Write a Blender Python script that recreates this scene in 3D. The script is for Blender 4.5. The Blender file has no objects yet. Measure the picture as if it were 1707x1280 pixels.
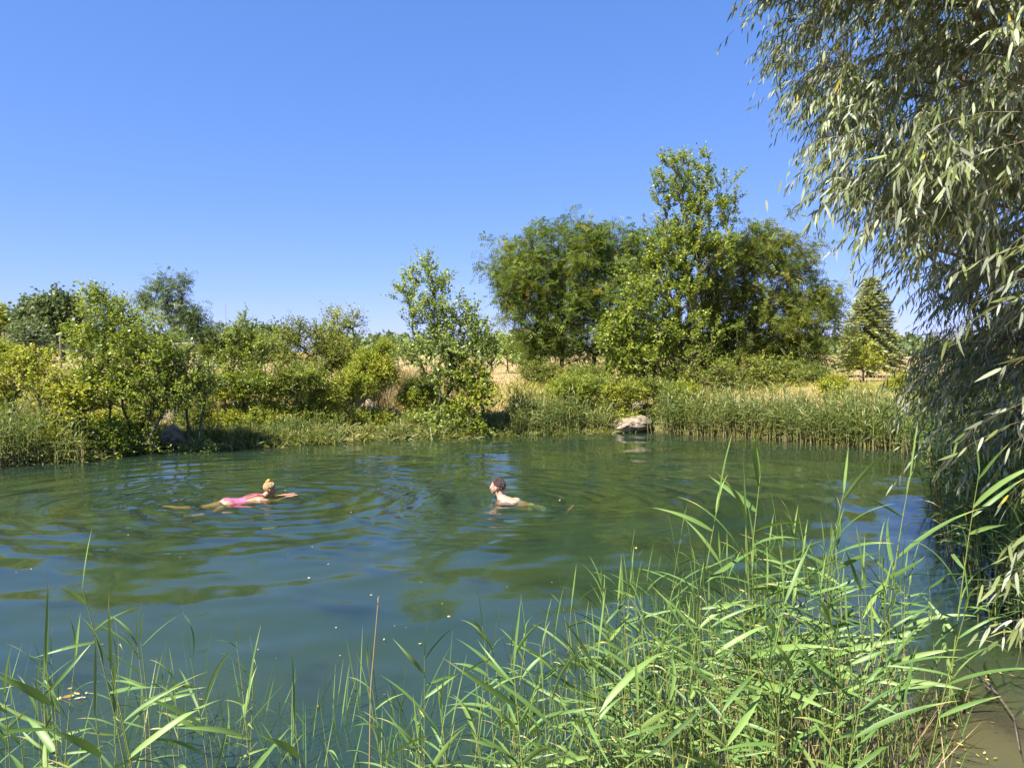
import bpy, bmesh, math, random
import numpy as np
from mathutils import Vector, Matrix, Quaternion, noise as mnoise

R = math.radians
rnd = random.Random(7)
rng = np.random.default_rng(7)
scn = bpy.context.scene
COL = scn.collection

# ------------------------------------------------------------------ camera, sky, sun, exposure
F = 1232.0; CX = 853.5; CY = 640.0; PITCH = math.atan(55 / F); CAMZ = 2.3
cam = bpy.data.cameras.new('camera'); camo = bpy.data.objects.new('camera', cam); COL.objects.link(camo)
camo.location = (0, 0, CAMZ); camo.rotation_euler = (math.pi / 2 - PITCH, 0, 0)
cam.sensor_width = 36; cam.lens = 36 * F / 1707; cam.clip_start = 0.05; cam.clip_end = 3000
scn.camera = camo

SUN_DIR = Vector((-0.76, -0.65, 0)).normalized()          # horizontal direction towards the sun
SUN_EL = R(54)
to_sun = (SUN_DIR * math.cos(SUN_EL) + Vector((0, 0, math.sin(SUN_EL)))).normalized()
w = bpy.data.worlds.new('World'); scn.world = w; w.use_nodes = True
nt = w.node_tree; nt.nodes.clear()
wo = nt.nodes.new('ShaderNodeOutputWorld'); bg = nt.nodes.new('ShaderNodeBackground')
sk = nt.nodes.new('ShaderNodeTexSky'); sk.sky_type = 'NISHITA'; sk.sun_disc = False
sk.sun_elevation = SUN_EL
sk.sun_rotation = math.atan2(SUN_DIR.x, SUN_DIR.y)
sk.altitude = 0; sk.air_density = 0.6; sk.dust_density = 0.3; sk.ozone_density = 6.0
def vmul(src, v):
    n = nt.nodes.new('ShaderNodeVectorMath'); n.operation = 'MULTIPLY'; nt.links.new(src, n.inputs[0]); n.inputs[1].default_value = v; return n.outputs[0]
sp_ = nt.nodes.new('ShaderNodeSeparateXYZ'); cb_ = nt.nodes.new('ShaderNodeCombineXYZ')      # evens the sky out towards the zenith, as a camera does
nt.links.new(vmul(sk.outputs[0], (.1, .1, .1)), sp_.inputs[0])
for i_, e_ in enumerate((.82, .57, .50)):
    pw = nt.nodes.new('ShaderNodeMath'); pw.operation = 'POWER'; nt.links.new(sp_.outputs[i_], pw.inputs[0]); pw.inputs[1].default_value = e_; nt.links.new(pw.outputs[0], cb_.inputs[i_])
nt.links.new(vmul(cb_.outputs[0], (3.9, 3.05, 4.65)), bg.inputs[0])
bg.inputs[1].default_value = 0.13
tcw = nt.nodes.new('ShaderNodeTexCoord'); mpw = nt.nodes.new('ShaderNodeMapping'); mpw.inputs['Scale'].default_value = (2.2, 2.2, 26); mpw.inputs['Rotation'].default_value = (0, .06, .4)
nt.links.new(tcw.outputs['Generated'], mpw.inputs['Vector'])
nw = nt.nodes.new('ShaderNodeTexNoise'); nw.inputs['Scale'].default_value = 2.2; nw.inputs['Detail'].default_value = 6; nt.links.new(mpw.outputs[0], nw.inputs['Vector'])
rw = nt.nodes.new('ShaderNodeMapRange'); rw.inputs[1].default_value = .60; rw.inputs[2].default_value = .85; rw.inputs[3].default_value = 0; rw.inputs[4].default_value = .22; nt.links.new(nw.outputs[0], rw.inputs[0])
sz = nt.nodes.new('ShaderNodeSeparateXYZ'); nt.links.new(tcw.outputs['Generated'], sz.inputs[0])
rz = nt.nodes.new('ShaderNodeMapRange'); rz.inputs[1].default_value = .16; rz.inputs[2].default_value = .04; nt.links.new(sz.outputs[2], rz.inputs[0])
mw = nt.nodes.new('ShaderNodeMath'); mw.operation = 'MULTIPLY'; nt.links.new(rw.outputs[0], mw.inputs[0]); nt.links.new(rz.outputs[0], mw.inputs[1])
mxw = nt.nodes.new('ShaderNodeMix'); mxw.data_type = 'RGBA'; nt.links.new(mw.outputs[0], mxw.inputs[0]); nt.links.new(bg.inputs[0].links[0].from_socket, mxw.inputs[6]); mxw.inputs[7].default_value = (2.9, 2.9, 2.95, 1)
nt.links.new(mxw.outputs[2], bg.inputs[0])               # faint high wisps low in the sky
nt.links.new(bg.outputs[0], wo.inputs[0])
sun = bpy.data.lights.new('sun', 'SUN'); sun.energy = 5.0; sun.angle = R(0.5); sun.color = (1, 0.95, 0.86)
suno = bpy.data.objects.new('sun', sun); COL.objects.link(suno)
suno.rotation_euler = to_sun.to_track_quat('Z', 'Y').to_euler()
suno.location = (0, 0, 30)
scn.view_settings.view_transform = 'Standard'; scn.view_settings.look = 'None'
scn.view_settings.exposure = 1.5; scn.view_settings.gamma = 1
scn.view_settings.use_curve_mapping = False
scn.cycles.use_denoising = True
scn.cycles.max_bounces = 8; scn.cycles.transparent_max_bounces = 12
scn.cycles.sample_clamp_indirect = 6
scn.cycles.caustics_reflective = False; scn.cycles.caustics_refractive = False


def ray(px, py):
    u = (px - CX) / F; v = (CY - py) / F
    return np.array([u, math.cos(PITCH) + v * math.sin(PITCH), -math.sin(PITCH) + v * math.cos(PITCH)])


def at(px, py, Y):
    d = ray(px, py); return d * (Y / d[1]) + np.array([0, 0, CAMZ])


def onz(px, py, z=0.0):
    d = ray(px, py); return d * ((z - CAMZ) / d[2]) + np.array([0, 0, CAMZ])


def project(P):
    """points -> photograph pixels (used only to trim crowns while growing them)"""
    y = P[..., 1] * math.cos(PITCH) - (P[..., 2] - CAMZ) * math.sin(PITCH)
    z = P[..., 1] * math.sin(PITCH) + (P[..., 2] - CAMZ) * math.cos(PITCH)
    y = np.maximum(y, 0.01)
    return CX + F * P[..., 0] / y, CY - F * z / y


def norm(a):
    return a / np.maximum(np.linalg.norm(a, axis=-1, keepdims=True), 1e-9)


# ------------------------------------------------------------------ object helpers
def tag(o, label=None, cat=None, group=None, kind=None):
    if label: o['label'] = label
    if cat: o['category'] = cat
    if group: o['group'] = group
    if kind: o['kind'] = kind
    return o


def link(name, me, mat=None, parent=None):
    if mat is not None and not me.materials:
        me.materials.append(mat)
    o = bpy.data.objects.new(name, me); COL.objects.link(o)
    if parent is not None: o.parent = parent
    return o


def empty(name, loc=(0, 0, 0), label=None, cat=None, group=None):
    o = bpy.data.objects.new(name, None); COL.objects.link(o)
    o.location = loc; o.empty_display_size = 0.1
    return tag(o, label, cat, group)


def copy_thing(root, loc, rotz=0, scale=1.0, label=None):
    r = root.copy(); COL.objects.link(r)
    r.location = loc; r.rotation_euler = (0, 0, rotz); r.scale = (scale,) * 3
    if label: r['label'] = label
    for ch in list(root.children):
        c = ch.copy(); COL.objects.link(c); c.parent = r
    return r


def mesh_np(name, V, faces, tint=None, smooth=False):
    """V (n,3); faces: list of int arrays (m,k)"""
    me = bpy.data.meshes.new(name)
    V = np.ascontiguousarray(V, dtype=np.float32)
    me.vertices.add(len(V)); me.vertices.foreach_set('co', V.ravel())
    faces = [f for f in faces if len(f)]
    lv = np.concatenate([f.ravel() for f in faces]).astype(np.int32)
    sz = np.concatenate([np.full(len(f), f.shape[1]) for f in faces])
    ls = np.concatenate([[0], np.cumsum(sz)[:-1]]).astype(np.int32)
    me.loops.add(len(lv)); me.loops.foreach_set('vertex_index', lv)
    me.polygons.add(len(sz)); me.polygons.foreach_set('loop_start', ls)
    if smooth: me.polygons.foreach_set('use_smooth', np.ones(len(sz), dtype=bool))
    me.update(calc_edges=True)
    if tint is not None:
        a = me.attributes.new('tint', 'FLOAT', 'POINT'); a.data.foreach_set('value', np.asarray(tint, dtype=np.float32))
    return me


class Acc:
    """collects vertices and faces with a tint per vertex"""
    def __init__(s): s.V = []; s.F = {}; s.T = []; s.n = 0
    def add(s, V, faces, tint):
        for f in faces: s.F.setdefault(f.shape[1], []).append(f + s.n)
        s.V.append(V); s.T.append(tint); s.n += len(V)
    def mesh(s, name, smooth=False):
        return mesh_np(name, np.concatenate(s.V), [np.concatenate(v) for v in s.F.values()], np.concatenate(s.T), smooth)


def kites(acc, P, D, N, L, W, tint):
    n = len(P); D = norm(D); S = norm(np.cross(D, N)); N = np.cross(S, D)
    L = L[:, None]; W = W[:, None]
    V = np.stack([P, P + D * L * .42 + S * W * .5 + N * W * .13, P + D * L, P + D * L * .42 - S * W * .5 + N * W * .13], 1).reshape(-1, 3)
    acc.add(V, [np.arange(4 * n).reshape(n, 4)], np.repeat(tint, 4))


def lances(acc, P, D, N, L, W, tint, droop=.25, segs=3):
    """long narrow leaves, each bending under its weight"""
    n = len(P); D = norm(D); S = norm(np.cross(D, N))
    L = L[:, None]; W = W[:, None]
    if segs == 3: prof = [(0, .12), (.3, .5), (.65, .42), (1, 0)]
    else: prof = [(0, .2), (.15, .45), (.35, .5), (.6, .42), (.82, .22), (1, 0)]
    dr = droop if np.ndim(droop) == 0 else droop[:, None]
    rows = []
    for t, wd in prof:
        c = P + D * L * t + np.array([0, 0, -1.0]) * L * dr * t * t
        if wd > 0: rows += [c + S * W * wd, c - S * W * wd]
        else: rows += [c]
    m = len(rows); V = np.stack(rows, 1).reshape(-1, 3)
    base = (np.arange(n) * m)[:, None]
    k = len(prof) - 1
    q = [base + np.array([[2 * i, 2 * i + 1, 2 * i + 3, 2 * i + 2]]) for i in range(k - 1)]
    t3 = base + np.array([[2 * (k - 1), 2 * (k - 1) + 1, 2 * k]])
    acc.add(V, [np.concatenate(q), t3], np.repeat(tint, m))


def tubes(acc, A, B, ra, rb, k=4, tint=0.5):
    n = len(A)
    if n == 0: return
    D = norm(B - A)
    ref = np.where(np.abs(D[:, 2:3]) > .9, np.array([[1.0, 0, 0]]), np.array([[0, 0, 1.0]]))
    X = norm(np.cross(D, ref)); Y = np.cross(D, X)
    an = np.arange(k) * 2 * math.pi / k
    ca = np.cos(an)[None, :, None]; sa = np.sin(an)[None, :, None]
    ring = X[:, None] * ca + Y[:, None] * sa
    V = np.concatenate([A[:, None] + ring * ra[:, None, None], B[:, None] + ring * rb[:, None, None]], 1).reshape(-1, 3)
    i = np.arange(k); j = (i + 1) % k
    f = np.stack([i, j, j + k, i + k], 1)[None] + (np.arange(n) * 2 * k)[:, None, None]
    acc.add(V, [f.reshape(-1, 4)], np.full(len(V), tint))


# ------------------------------------------------------------------ materials
def new_mat(name):
    m = bpy.data.materials.new(name); m.use_nodes = True
    t = m.node_tree; t.nodes.clear()
    return m, t, t.nodes.new('ShaderNodeOutputMaterial')


def node(t, kind, **kw):
    n = t.nodes.new(kind)
    for k, v in kw.items():
        if k in n.inputs: n.inputs[k].default_value = v
        else: setattr(n, k, v)
    return n


def ramp(t, src, stops):
    r = t.nodes.new('ShaderNodeValToRGB'); t.links.new(src, r.inputs[0])
    e = r.color_ramp.elements
    while len(e) > 1: e.remove(e[0])
    e[0].position = stops[0][0]; e[0].color = (*stops[0][1], 1)
    for p, c in stops[1:]:
        x = e.new(p); x.color = (*c, 1)
    return r


def leaf_mat(name, stops, trans=.35, rough=.5, back=None, spec=.35, tcol=None):
    m, t, out = new_mat(name)
    a = node(t, 'ShaderNodeAttribute', attribute_name='tint')
    c = ramp(t, a.outputs['Fac'], stops)
    col = c.outputs[0]
    if back:
        g = node(t, 'ShaderNodeNewGeometry'); mx = node(t, 'ShaderNodeMix', data_type='RGBA')
        t.links.new(g.outputs['Backfacing'], mx.inputs[0]); t.links.new(col, mx.inputs[6]); mx.inputs[7].default_value = (*back, 1)
        col = mx.outputs[2]
    p = node(t, 'ShaderNodeBsdfPrincipled', Roughness=rough); p.inputs['Specular IOR Level'].default_value = spec
    t.links.new(col, p.inputs['Base Color'])
    tr = node(t, 'ShaderNodeBsdfTranslucent')
    gm = node(t, 'ShaderNodeMix', data_type='RGBA', blend_type='MULTIPLY'); gm.inputs[0].default_value = 1
    t.links.new(c.outputs[0], gm.inputs[6]); gm.inputs[7].default_value = (*(tcol or (1.5, 1.45, .6)), 1)
    t.links.new(gm.outputs[2], tr.inputs[0])
    ms = node(t, 'ShaderNodeMixShader'); ms.inputs[0].default_value = trans
    t.links.new(p.outputs[0], ms.inputs[1]); t.links.new(tr.outputs[0], ms.inputs[2]); t.links.new(ms.outputs[0], out.inputs[0])
    return m


def solid_mat(name, stops, scale=6, rough=.8, bump=.3, spec=.3, detail=6):
    m, t, out = new_mat(name)
    tc = node(t, 'ShaderNodeTexCoord')
    n = node(t, 'ShaderNodeTexNoise', Scale=scale, Detail=detail); t.links.new(tc.outputs['Object'], n.inputs['Vector'])
    c = ramp(t, n.outputs[0], stops)
    p = node(t, 'ShaderNodeBsdfPrincipled', Roughness=rough); p.inputs['Specular IOR Level'].default_value = spec
    t.links.new(c.outputs[0], p.inputs['Base Color'])
    if bump:
        n2 = node(t, 'ShaderNodeTexNoise', Scale=scale * 4, Detail=8); t.links.new(tc.outputs['Object'], n2.inputs['Vector'])
        b = node(t, 'ShaderNodeBump', Strength=bump, Distance=.03); t.links.new(n2.outputs[0], b.inputs['Height']); t.links.new(b.outputs[0], p.inputs['Normal'])
    t.links.new(p.outputs[0], out.inputs[0])
    return m


M = {}
M['bark'] = solid_mat('bark', [(.3, (.06, .05, .04)), (.7, (.16, .135, .105))], 9, .9, .6)
M['twig'] = solid_mat('twig_bark', [(.3, (.10, .08, .05)), (.7, (.20, .16, .10))], 5, .8, 0)
M['acacia'] = leaf_mat('acacia_leaf', [(0, (0.077, 0.122, 0.018)), (0.55, (0.127, 0.184, 0.024)), (0.85, (0.195, 0.219, 0.031)), (0.95, (0.374, 0.209, 0.039)), (1, (0.442, 0.244, 0.044))], .38)
M['acacia2'] = leaf_mat('acacia_leaf_dry', [(0, (0.088, 0.137, 0.02)), (0.55, (0.152, 0.192, 0.026)), (0.86, (0.227, 0.227, 0.033)), (0.95, (0.416, 0.231, 0.044)), (1, (0.468, 0.26, 0.055))], .38)
M['poplar'] = leaf_mat('poplar_leaf', [(0, (0.112, 0.163, 0.024)), (0.5, (0.213, 0.278, 0.039)), (1, (0.371, 0.408, 0.05))], .40, .38)
M['silver'] = leaf_mat('silvery_poplar_leaf', [(0, (0.132, 0.186, 0.046)), (0.5, (0.245, 0.318, 0.081)), (1, (0.419, 0.47, 0.139))], .35, .35)
M['yellow'] = leaf_mat('yellow_green_leaf', [(0, (0.14, 0.186, 0.02)), (0.5, (0.292, 0.328, 0.032)), (1, (0.526, 0.485, 0.054))], .38)
M['green'] = leaf_mat('bush_leaf', [(0, (0.086, 0.127, 0.019)), (0.5, (0.172, 0.216, 0.029)), (1, (0.345, 0.327, 0.042))], .38)
M['bright'] = leaf_mat('bright_leaf', [(0, (0.143, 0.194, 0.019)), (0.5, (0.269, 0.327, 0.031)), (1, (0.454, 0.431, 0.052))], .42)
M['bluish'] = leaf_mat('grey_green_leaf', [(0, (0.069, 0.108, 0.044)), (0.5, (0.117, 0.166, 0.066)), (1, (0.193, 0.238, 0.094))], .3)
M['far'] = leaf_mat('far_tree_leaf', [(0, (0.07, 0.105, 0.043)), (0.6, (0.117, 0.163, 0.057)), (1, (0.187, 0.227, 0.086))], .25)
M['spruce'] = leaf_mat('spruce_needle', [(0, (0.159, 0.193, 0.079)), (0.5, (0.287, 0.317, 0.134)), (1, (0.431, 0.454, 0.197))], .15)
M['willow'] = leaf_mat('willow_leaf', [(0, (0.078, 0.107, 0.033)), (0.5, (0.153, 0.188, 0.063)), (0.93, (0.276, 0.305, 0.112)), (0.975, (0.395, 0.325, 0.039)), (1, (0.454, 0.335, 0.043))], .20, .48, back=(.29, .315, .21), tcol=(1.35, 1.35, .45), spec=.22)
M['reed'] = leaf_mat('reed_leaf', [(0, (0.057, 0.111, 0.025)), (0.5, (0.115, 0.201, 0.047)), (0.88, (0.192, 0.285, 0.072)), (0.93, (0.338, 0.312, 0.087)), (1, (0.353, 0.33, 0.116))], .20, .45)
M['reed_stem'] = leaf_mat('reed_stem', [(0, (.10, .14, .035)), (.5, (.21, .26, .06)), (.8, (.34, .30, .10)), (1, (.40, .32, .18))], .1, .4)
M['reed_far'] = leaf_mat('far_reed_leaf', [(0, (0.1, 0.14, 0.04)), (0.5, (0.176, 0.213, 0.065)), (0.8, (0.269, 0.281, 0.09)), (1, (0.421, 0.315, 0.13))], .33)
M['grass'] = leaf_mat('grass_blade', [(0, (0.108, 0.152, 0.021)), (0.5, (0.23, 0.262, 0.042)), (0.8, (0.374, 0.331, 0.074)), (1, (0.547, 0.4, 0.137))], .3)
M['dry'] = leaf_mat('dry_grass', [(0, (.25, .19, .08)), (.5, (.36, .27, .13)), (1, (.48, .38, .20))], .2)
M['stone'] = solid_mat('limestone', [(.32, (.10, .085, .06)), (.48, (.24, .185, .13)), (.7, (.38, .30, .22))], 7, .9, 1.0)
M['stone_pink'] = solid_mat('pink_stone', [(.3, (.10, .07, .06)), (.5, (.22, .155, .13)), (.7, (.33, .25, .22))], 7, .9, 1.0)
M['post'] = solid_mat('weathered_wood', [(.3, (.12, .10, .075)), (.7, (.24, .20, .15))], 12, .9, .4)
M['wire'] = solid_mat('wire', [(.3, (.2, .2, .2)), (.7, (.3, .3, .3))], 12, .5, 0)
M['metal'] = solid_mat('pale_sheet_metal', [(.3, (.36, .40, .44)), (.7, (.48, .52, .56))], 3, .45, .1)
M['skin_f'] = solid_mat('tanned_skin', [(.3, (.36, .17, .10)), (.7, (.47, .25, .15))], 7, .35, .05, .5)
M['skin_m'] = solid_mat('fair_skin', [(.3, (.46, .25, .17)), (.7, (.56, .33, .23))], 7, .35, .05, .5)
M['suit'] = solid_mat('pink_swimsuit_fabric', [(.3, (.46, .09, .17)), (.7, (.56, .14, .24))], 9, .5, .1)
M['shorts'] = solid_mat('pale_swim_shorts_fabric', [(.4, (.50, .50, .62)), (.6, (.85, .78, .85))], 14, .6, .1)
M['blond'] = solid_mat('blond_hair', [(.35, (.30, .17, .055)), (.65, (.68, .48, .20))], 45, .45, .8, .5)
M['brown_hair'] = solid_mat('dark_brown_hair', [(.35, (.025, .013, .008)), (.7, (.085, .045, .028))], 45, .35, .8, .6)
M['clip'] = solid_mat('yellow_hair_clip', [(.3, (.75, .45, .04)), (.7, (.8, .5, .06))], 9, .4, 0)
M['eye'] = solid_mat('eye_white', [(.3, (.6, .6, .58)), (.7, (.65, .65, .62))], 9, .3, 0)
M['pupil'] = solid_mat('pupil', [(.3, (.02, .015, .01)), (.7, (.03, .02, .015))], 9, .2, 0)
M['lips'] = solid_mat('lips', [(.3, (.42, .14, .11)), (.7, (.48, .17, .13))], 9, .4, 0)
M['dead_leaf'] = leaf_mat('fallen_leaf', [(0, (.22, .12, .04)), (.35, (.50, .33, .06)), (.7, (.58, .46, .12)), (1, (.60, .50, .30))], .15)

# ground: soil, dry meadow and green turf blended by noise and by closeness to the water
m, t, out = new_mat('bank_and_meadow_ground')
tc = node(t, 'ShaderNodeTexCoord')
n1 = node(t, 'ShaderNodeTexNoise', Scale=.35, Detail=8, Roughness=.6); t.links.new(tc.outputs['Object'], n1.inputs['Vector'])
n2 = node(t, 'ShaderNodeTexNoise', Scale=7, Detail=8, Roughness=.7); t.links.new(tc.outputs['Object'], n2.inputs['Vector'])
c1 = ramp(t, n1.outputs[0], [(.32, (.16, .17, .045)), (.45, (.34, .255, .11)), (.62, (.40, .29, .14)), (.75, (.30, .20, .10))])
c2 = ramp(t, n2.outputs[0], [(.25, (.35, .35, .35)), (.5, (.9, .9, .9)), (.75, (1.25, 1.25, 1.2))])
mx = node(t, 'ShaderNodeMix', data_type='RGBA', blend_type='MULTIPLY'); mx.inputs[0].default_value = .8
t.links.new(c1.outputs[0], mx.inputs[6]); t.links.new(c2.outputs[0], mx.inputs[7])
at_ = node(t, 'ShaderNodeAttribute', attribute_name='tint')        # 0 under water .. 1 meadow
c3 = ramp(t, at_.outputs['Fac'], [(0, (1, 1, 1)), (.55, (.6, .6, .6)), (.85, (0, 0, 0))])
mud = ramp(t, n2.outputs[0], [(.3, (.045, .04, .022)), (.6, (.10, .10, .045)), (.8, (.16, .13, .07))])
mx2 = node(t, 'ShaderNodeMix', data_type='RGBA'); t.links.new(c3.outputs[0], mx2.inputs[0]); t.links.new(mx.outputs[2], mx2.inputs[6]); t.links.new(mud.outputs[0], mx2.inputs[7])
p = node(t, 'ShaderNodeBsdfPrincipled', Roughness=.95); p.inputs['Specular IOR Level'].default_value = .1
t.links.new(mx2.outputs[2], p.inputs['Base Color'])
b = node(t, 'ShaderNodeBump', Strength=.7, Distance=.08); t.links.new(n2.outputs[0], b.inputs['Height']); t.links.new(b.outputs[0], p.inputs['Normal'])
t.links.new(p.outputs[0], out.inputs[0]); M['ground'] = m

# pond water: clear surface reflection over murky green body, muddier brown at the near right bank
m, t, out = new_mat('pond_water')
tc = node(t, 'ShaderNodeTexCoord')
mp = node(t, 'ShaderNodeMapping'); mp.inputs['Scale'].default_value = (1.0, 2.2, 1); t.links.new(tc.outputs['Object'], mp.inputs['Vector'])
n1 = node(t, 'ShaderNodeTexNoise', Scale=6.5, Detail=5, Roughness=.6); t.links.new(mp.outputs[0], n1.inputs['Vector'])
b = node(t, 'ShaderNodeBump', Strength=.055, Distance=.015); t.links.new(n1.outputs[0], b.inputs['Height'])
at_ = node(t, 'ShaderNodeAttribute', attribute_name='tint')
bc = ramp(t, at_.outputs['Fac'], [(0, (.038, .068, .044)), (.5, (.075, .095, .06)), (1, (.13, .122, .09))])
nb = node(t, 'ShaderNodeTexNoise', Scale=.5, Detail=3); t.links.new(tc.outputs['Object'], nb.inputs['Vector'])
nbr = ramp(t, nb.outputs[0], [(.35, (.85, .95, 1.25)), (.65, (1.35, 1.15, .85))])
mb = node(t, 'ShaderNodeMix', data_type='RGBA', blend_type='MULTIPLY'); mb.inputs[0].default_value = 1
t.links.new(bc.outputs[0], mb.inputs[6]); t.links.new(nbr.outputs[0], mb.inputs[7])
df = node(t, 'ShaderNodeBsdfDiffuse'); t.links.new(mb.outputs[2], df.inputs[0])
tp = node(t, 'ShaderNodeBsdfTransparent'); tp.inputs[0].default_value = (.86, .93, .62, 1)
m1 = node(t, 'ShaderNodeMixShader'); m1.inputs[0].default_value = .70
t.links.new(df.outputs[0], m1.inputs[1]); t.links.new(tp.outputs[0], m1.inputs[2])
gl = node(t, 'ShaderNodeBsdfGlossy', Roughness=.005); t.links.new(b.outputs[0], gl.inputs['Normal'])
fr = node(t, 'ShaderNodeFresnel', IOR=1.62); t.links.new(b.outputs[0], fr.inputs['Normal'])
m2 = node(t, 'ShaderNodeMixShader'); t.links.new(fr.outputs[0], m2.inputs[0]); t.links.new(m1.outputs[0], m2.inputs[1]); t.links.new(gl.outputs[0], m2.inputs[2])
t.links.new(m2.outputs[0], out.inputs[0]); M['water'] = m
m, t, out = new_mat('silty_water')
tc = node(t, 'ShaderNodeTexCoord')
at_ = node(t, 'ShaderNodeAttribute', attribute_name='tint')
bc = ramp(t, at_.outputs['Fac'], [(0, (.046, .080, .046)), (.5, (.085, .105, .062)), (1, (.17, .16, .115))])
nb = node(t, 'ShaderNodeTexNoise', Scale=.5, Detail=3); t.links.new(tc.outputs['Object'], nb.inputs['Vector'])
nbr = ramp(t, nb.outputs[0], [(.35, (.85, .95, 1.25)), (.65, (1.35, 1.15, .85))])
mb = node(t, 'ShaderNodeMix', data_type='RGBA', blend_type='MULTIPLY'); mb.inputs[0].default_value = 1
t.links.new(bc.outputs[0], mb.inputs[6]); t.links.new(nbr.outputs[0], mb.inputs[7])
df = node(t, 'ShaderNodeBsdfDiffuse'); t.links.new(mb.outputs[2], df.inputs[0])
tp = node(t, 'ShaderNodeBsdfTransparent'); tp.inputs[0].default_value = (.90, .95, .72, 1)
m1 = node(t, 'ShaderNodeMixShader'); m1.inputs[0].default_value = .58
t.links.new(df.outputs[0], m1.inputs[1]); t.links.new(tp.outputs[0], m1.inputs[2]); t.links.new(m1.outputs[0], out.inputs[0]); M['silt'] = m

# ------------------------------------------------------------------ terrain
shore_px = [(-260, 800), (0, 772), (130, 766), (200, 752), (300, 744), (400, 744), (500, 740), (600, 733), (700, 729), (850, 724),
            (1000, 720), (1100, 720), (1180, 724), (1250, 728), (1330, 735), (1400, 741), (1500, 747)]
shore = [tuple(onz(*q)[:2]) for q in shore_px]
shore += [(10.2, 16.2), (8.6, 13.0), (7.0, 10.2), (5.6, 7.4), (4.7, 5.4), (4.4, 4.0), (4.0, 2.7), (2.2, 2.2), (-3, 2.1), (-6.5, 3), (-9, 5.5), (-12.5, 9)]
SH = np.array(shore)


def pond_sd(x, y):
    """signed distance to the pond outline: negative on the water"""
    P = np.stack([x, y], -1); A = SH; B = np.roll(SH, -1, 0)
    best = np.full(x.shape, 1e9); inside = np.zeros(x.shape, bool)
    for a, b_ in zip(A, B):
        e = b_ - a; wv = P - a
        tt = np.clip((wv @ e) / (e @ e), 0, 1)
        best = np.minimum(best, np.linalg.norm(wv - tt[..., None] * e, axis=-1))
        c = ((a[1] > P[..., 1]) != (b_[1] > P[..., 1])) & (P[..., 0] < (b_[0] - a[0]) * (P[..., 1] - a[1]) / (b_[1] - a[1] + 1e-12) + a[0])
        inside ^= c
    return np.where(inside, -best, best)


def wob(x, y):
    return (np.sin(x * .9 + 1.3 * np.sin(y * .7)) * .5 + np.sin(y * 1.1 + 2 + 1.1 * np.sin(x * .6)) * .5 + .5 * np.sin(x * 2.3 + y * 1.7) * np.sin(y * 2.9 - x))


def ground_z(x, y):
    x = np.asarray(x, float); y = np.asarray(y, float)
    d = pond_sd(x, y) + .12 * wob(x * 1.5, y * 1.5)
    land = np.clip(d / 5.5, 0, 1); land = land * land * (3 - 2 * land)
    land = np.clip(d, 0, .3) * .35 + land * 1.02
    near = (y < 5) & (x > -12) & (x < 12)
    land = np.where(near, np.minimum(land, .62 + .1 * wob(x, y)), land)
    z = np.where(d < 0, np.maximum(d * .38, -1.1), land + .05 * wob(x, y) * np.clip(d, 0, 1))
    far = np.clip((np.hypot(x, y) - 60) / 200, 0, 1)
    return z + far * .6 * wob(x * .02, y * .02)


def gz(x, y): return float(ground_z(np.array([x]), np.array([y]))[0])


xs = np.concatenate([[-900, -500, -300, -200, -130, -90, -65, -48, -36], np.arange(-30, 24, .22), [26, 30, 36, 48, 65, 90, 130, 200, 300, 500, 900]])
ys = np.concatenate([[-400, -150, -60, -25, -10, -5, -3, -1], np.arange(0, 34, .22), [36, 39, 43, 48, 55, 65, 80, 100, 130, 180, 260, 400, 700, 1300]])
X, Y = np.meshgrid(xs, ys)
Z = ground_z(X, Y)
nx, ny = len(xs), len(ys)
i = np.arange(nx * ny).reshape(ny, nx)
q = np.stack([i[:-1, :-1], i[:-1, 1:], i[1:, 1:], i[1:, :-1]], -1).reshape(-1, 4)
sd = pond_sd(X, Y)
g_t = np.clip(.5 + sd / 7 + .06 * wob(X * 2, Y * 2), 0, 1)
ground = link('ground', mesh_np('ground', np.stack([X, Y, Z], -1).reshape(-1, 3), [q], g_t.ravel(), True), M['ground'])
tag(ground, kind='structure')

# ------------------------------------------------------------------ water with the swimmers' waves
WOM = np.array([-3.86, 11.35]); MAN = np.array([-.12, 11.45])
wx = np.arange(-17, 12.5, .055); wy = np.arange(1.6, 21.2, .055)
X, Y = np.meshgrid(wx, wy)
H = np.zeros_like(X)
r_ = np.random.default_rng(3)
for k in range(26):
    lam = r_.uniform(.45, 2.0); a = r_.normal(math.pi / 2 - .15, .55); ph = r_.uniform(0, 6.28)
    kk = 2 * math.pi / lam
    H += r_.uniform(.2, 1) * .0085 / kk * np.sin(kk * (X * math.cos(a) + Y * math.sin(a)) + ph + .9 * np.sin(X * .35 + k) + .7 * np.sin(Y * .3 + 2 * k)) * 1.35


for k in range(22):                                       # short chop
    lam = r_.uniform(.24, .5); a = r_.normal(math.pi / 2 - .1, .7); ph = r_.uniform(0, 6.28); kk = 2 * math.pi / lam
    H += r_.uniform(.3, 1) * .0075 / kk * np.sin(kk * (X * math.cos(a) + Y * math.sin(a)) + ph + 1.2 * np.sin(X * .9 + k) + 1.1 * np.sin(Y * .7 + 2 * k)) * np.clip(.55 + .6 * np.sin(X * .5 + k) * np.sin(Y * .45 + 1.7 * k), 0, 1)


def rings(c, amp, lam, r0, r1, sx=1., ph=0.):
    dx = (X - c[0]) / sx; dy = Y - c[1]
    r = np.hypot(dx, dy) * (1 + .03 * np.sin(3 * np.arctan2(dy, dx) + c[0]))
    env = np.clip((r - .25) / .35, 0, 1) * np.exp(-np.maximum(r - r0, 0) / r1)
    kk = 2 * math.pi / lam
    ang = .7 + .3 * np.sin(2.3 * np.arctan2(dy, dx) + c[1] + r * .8)
    return amp / kk * np.sin(kk * r + ph + .6 * np.sin(r * 1.3)) * env * ang


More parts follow.
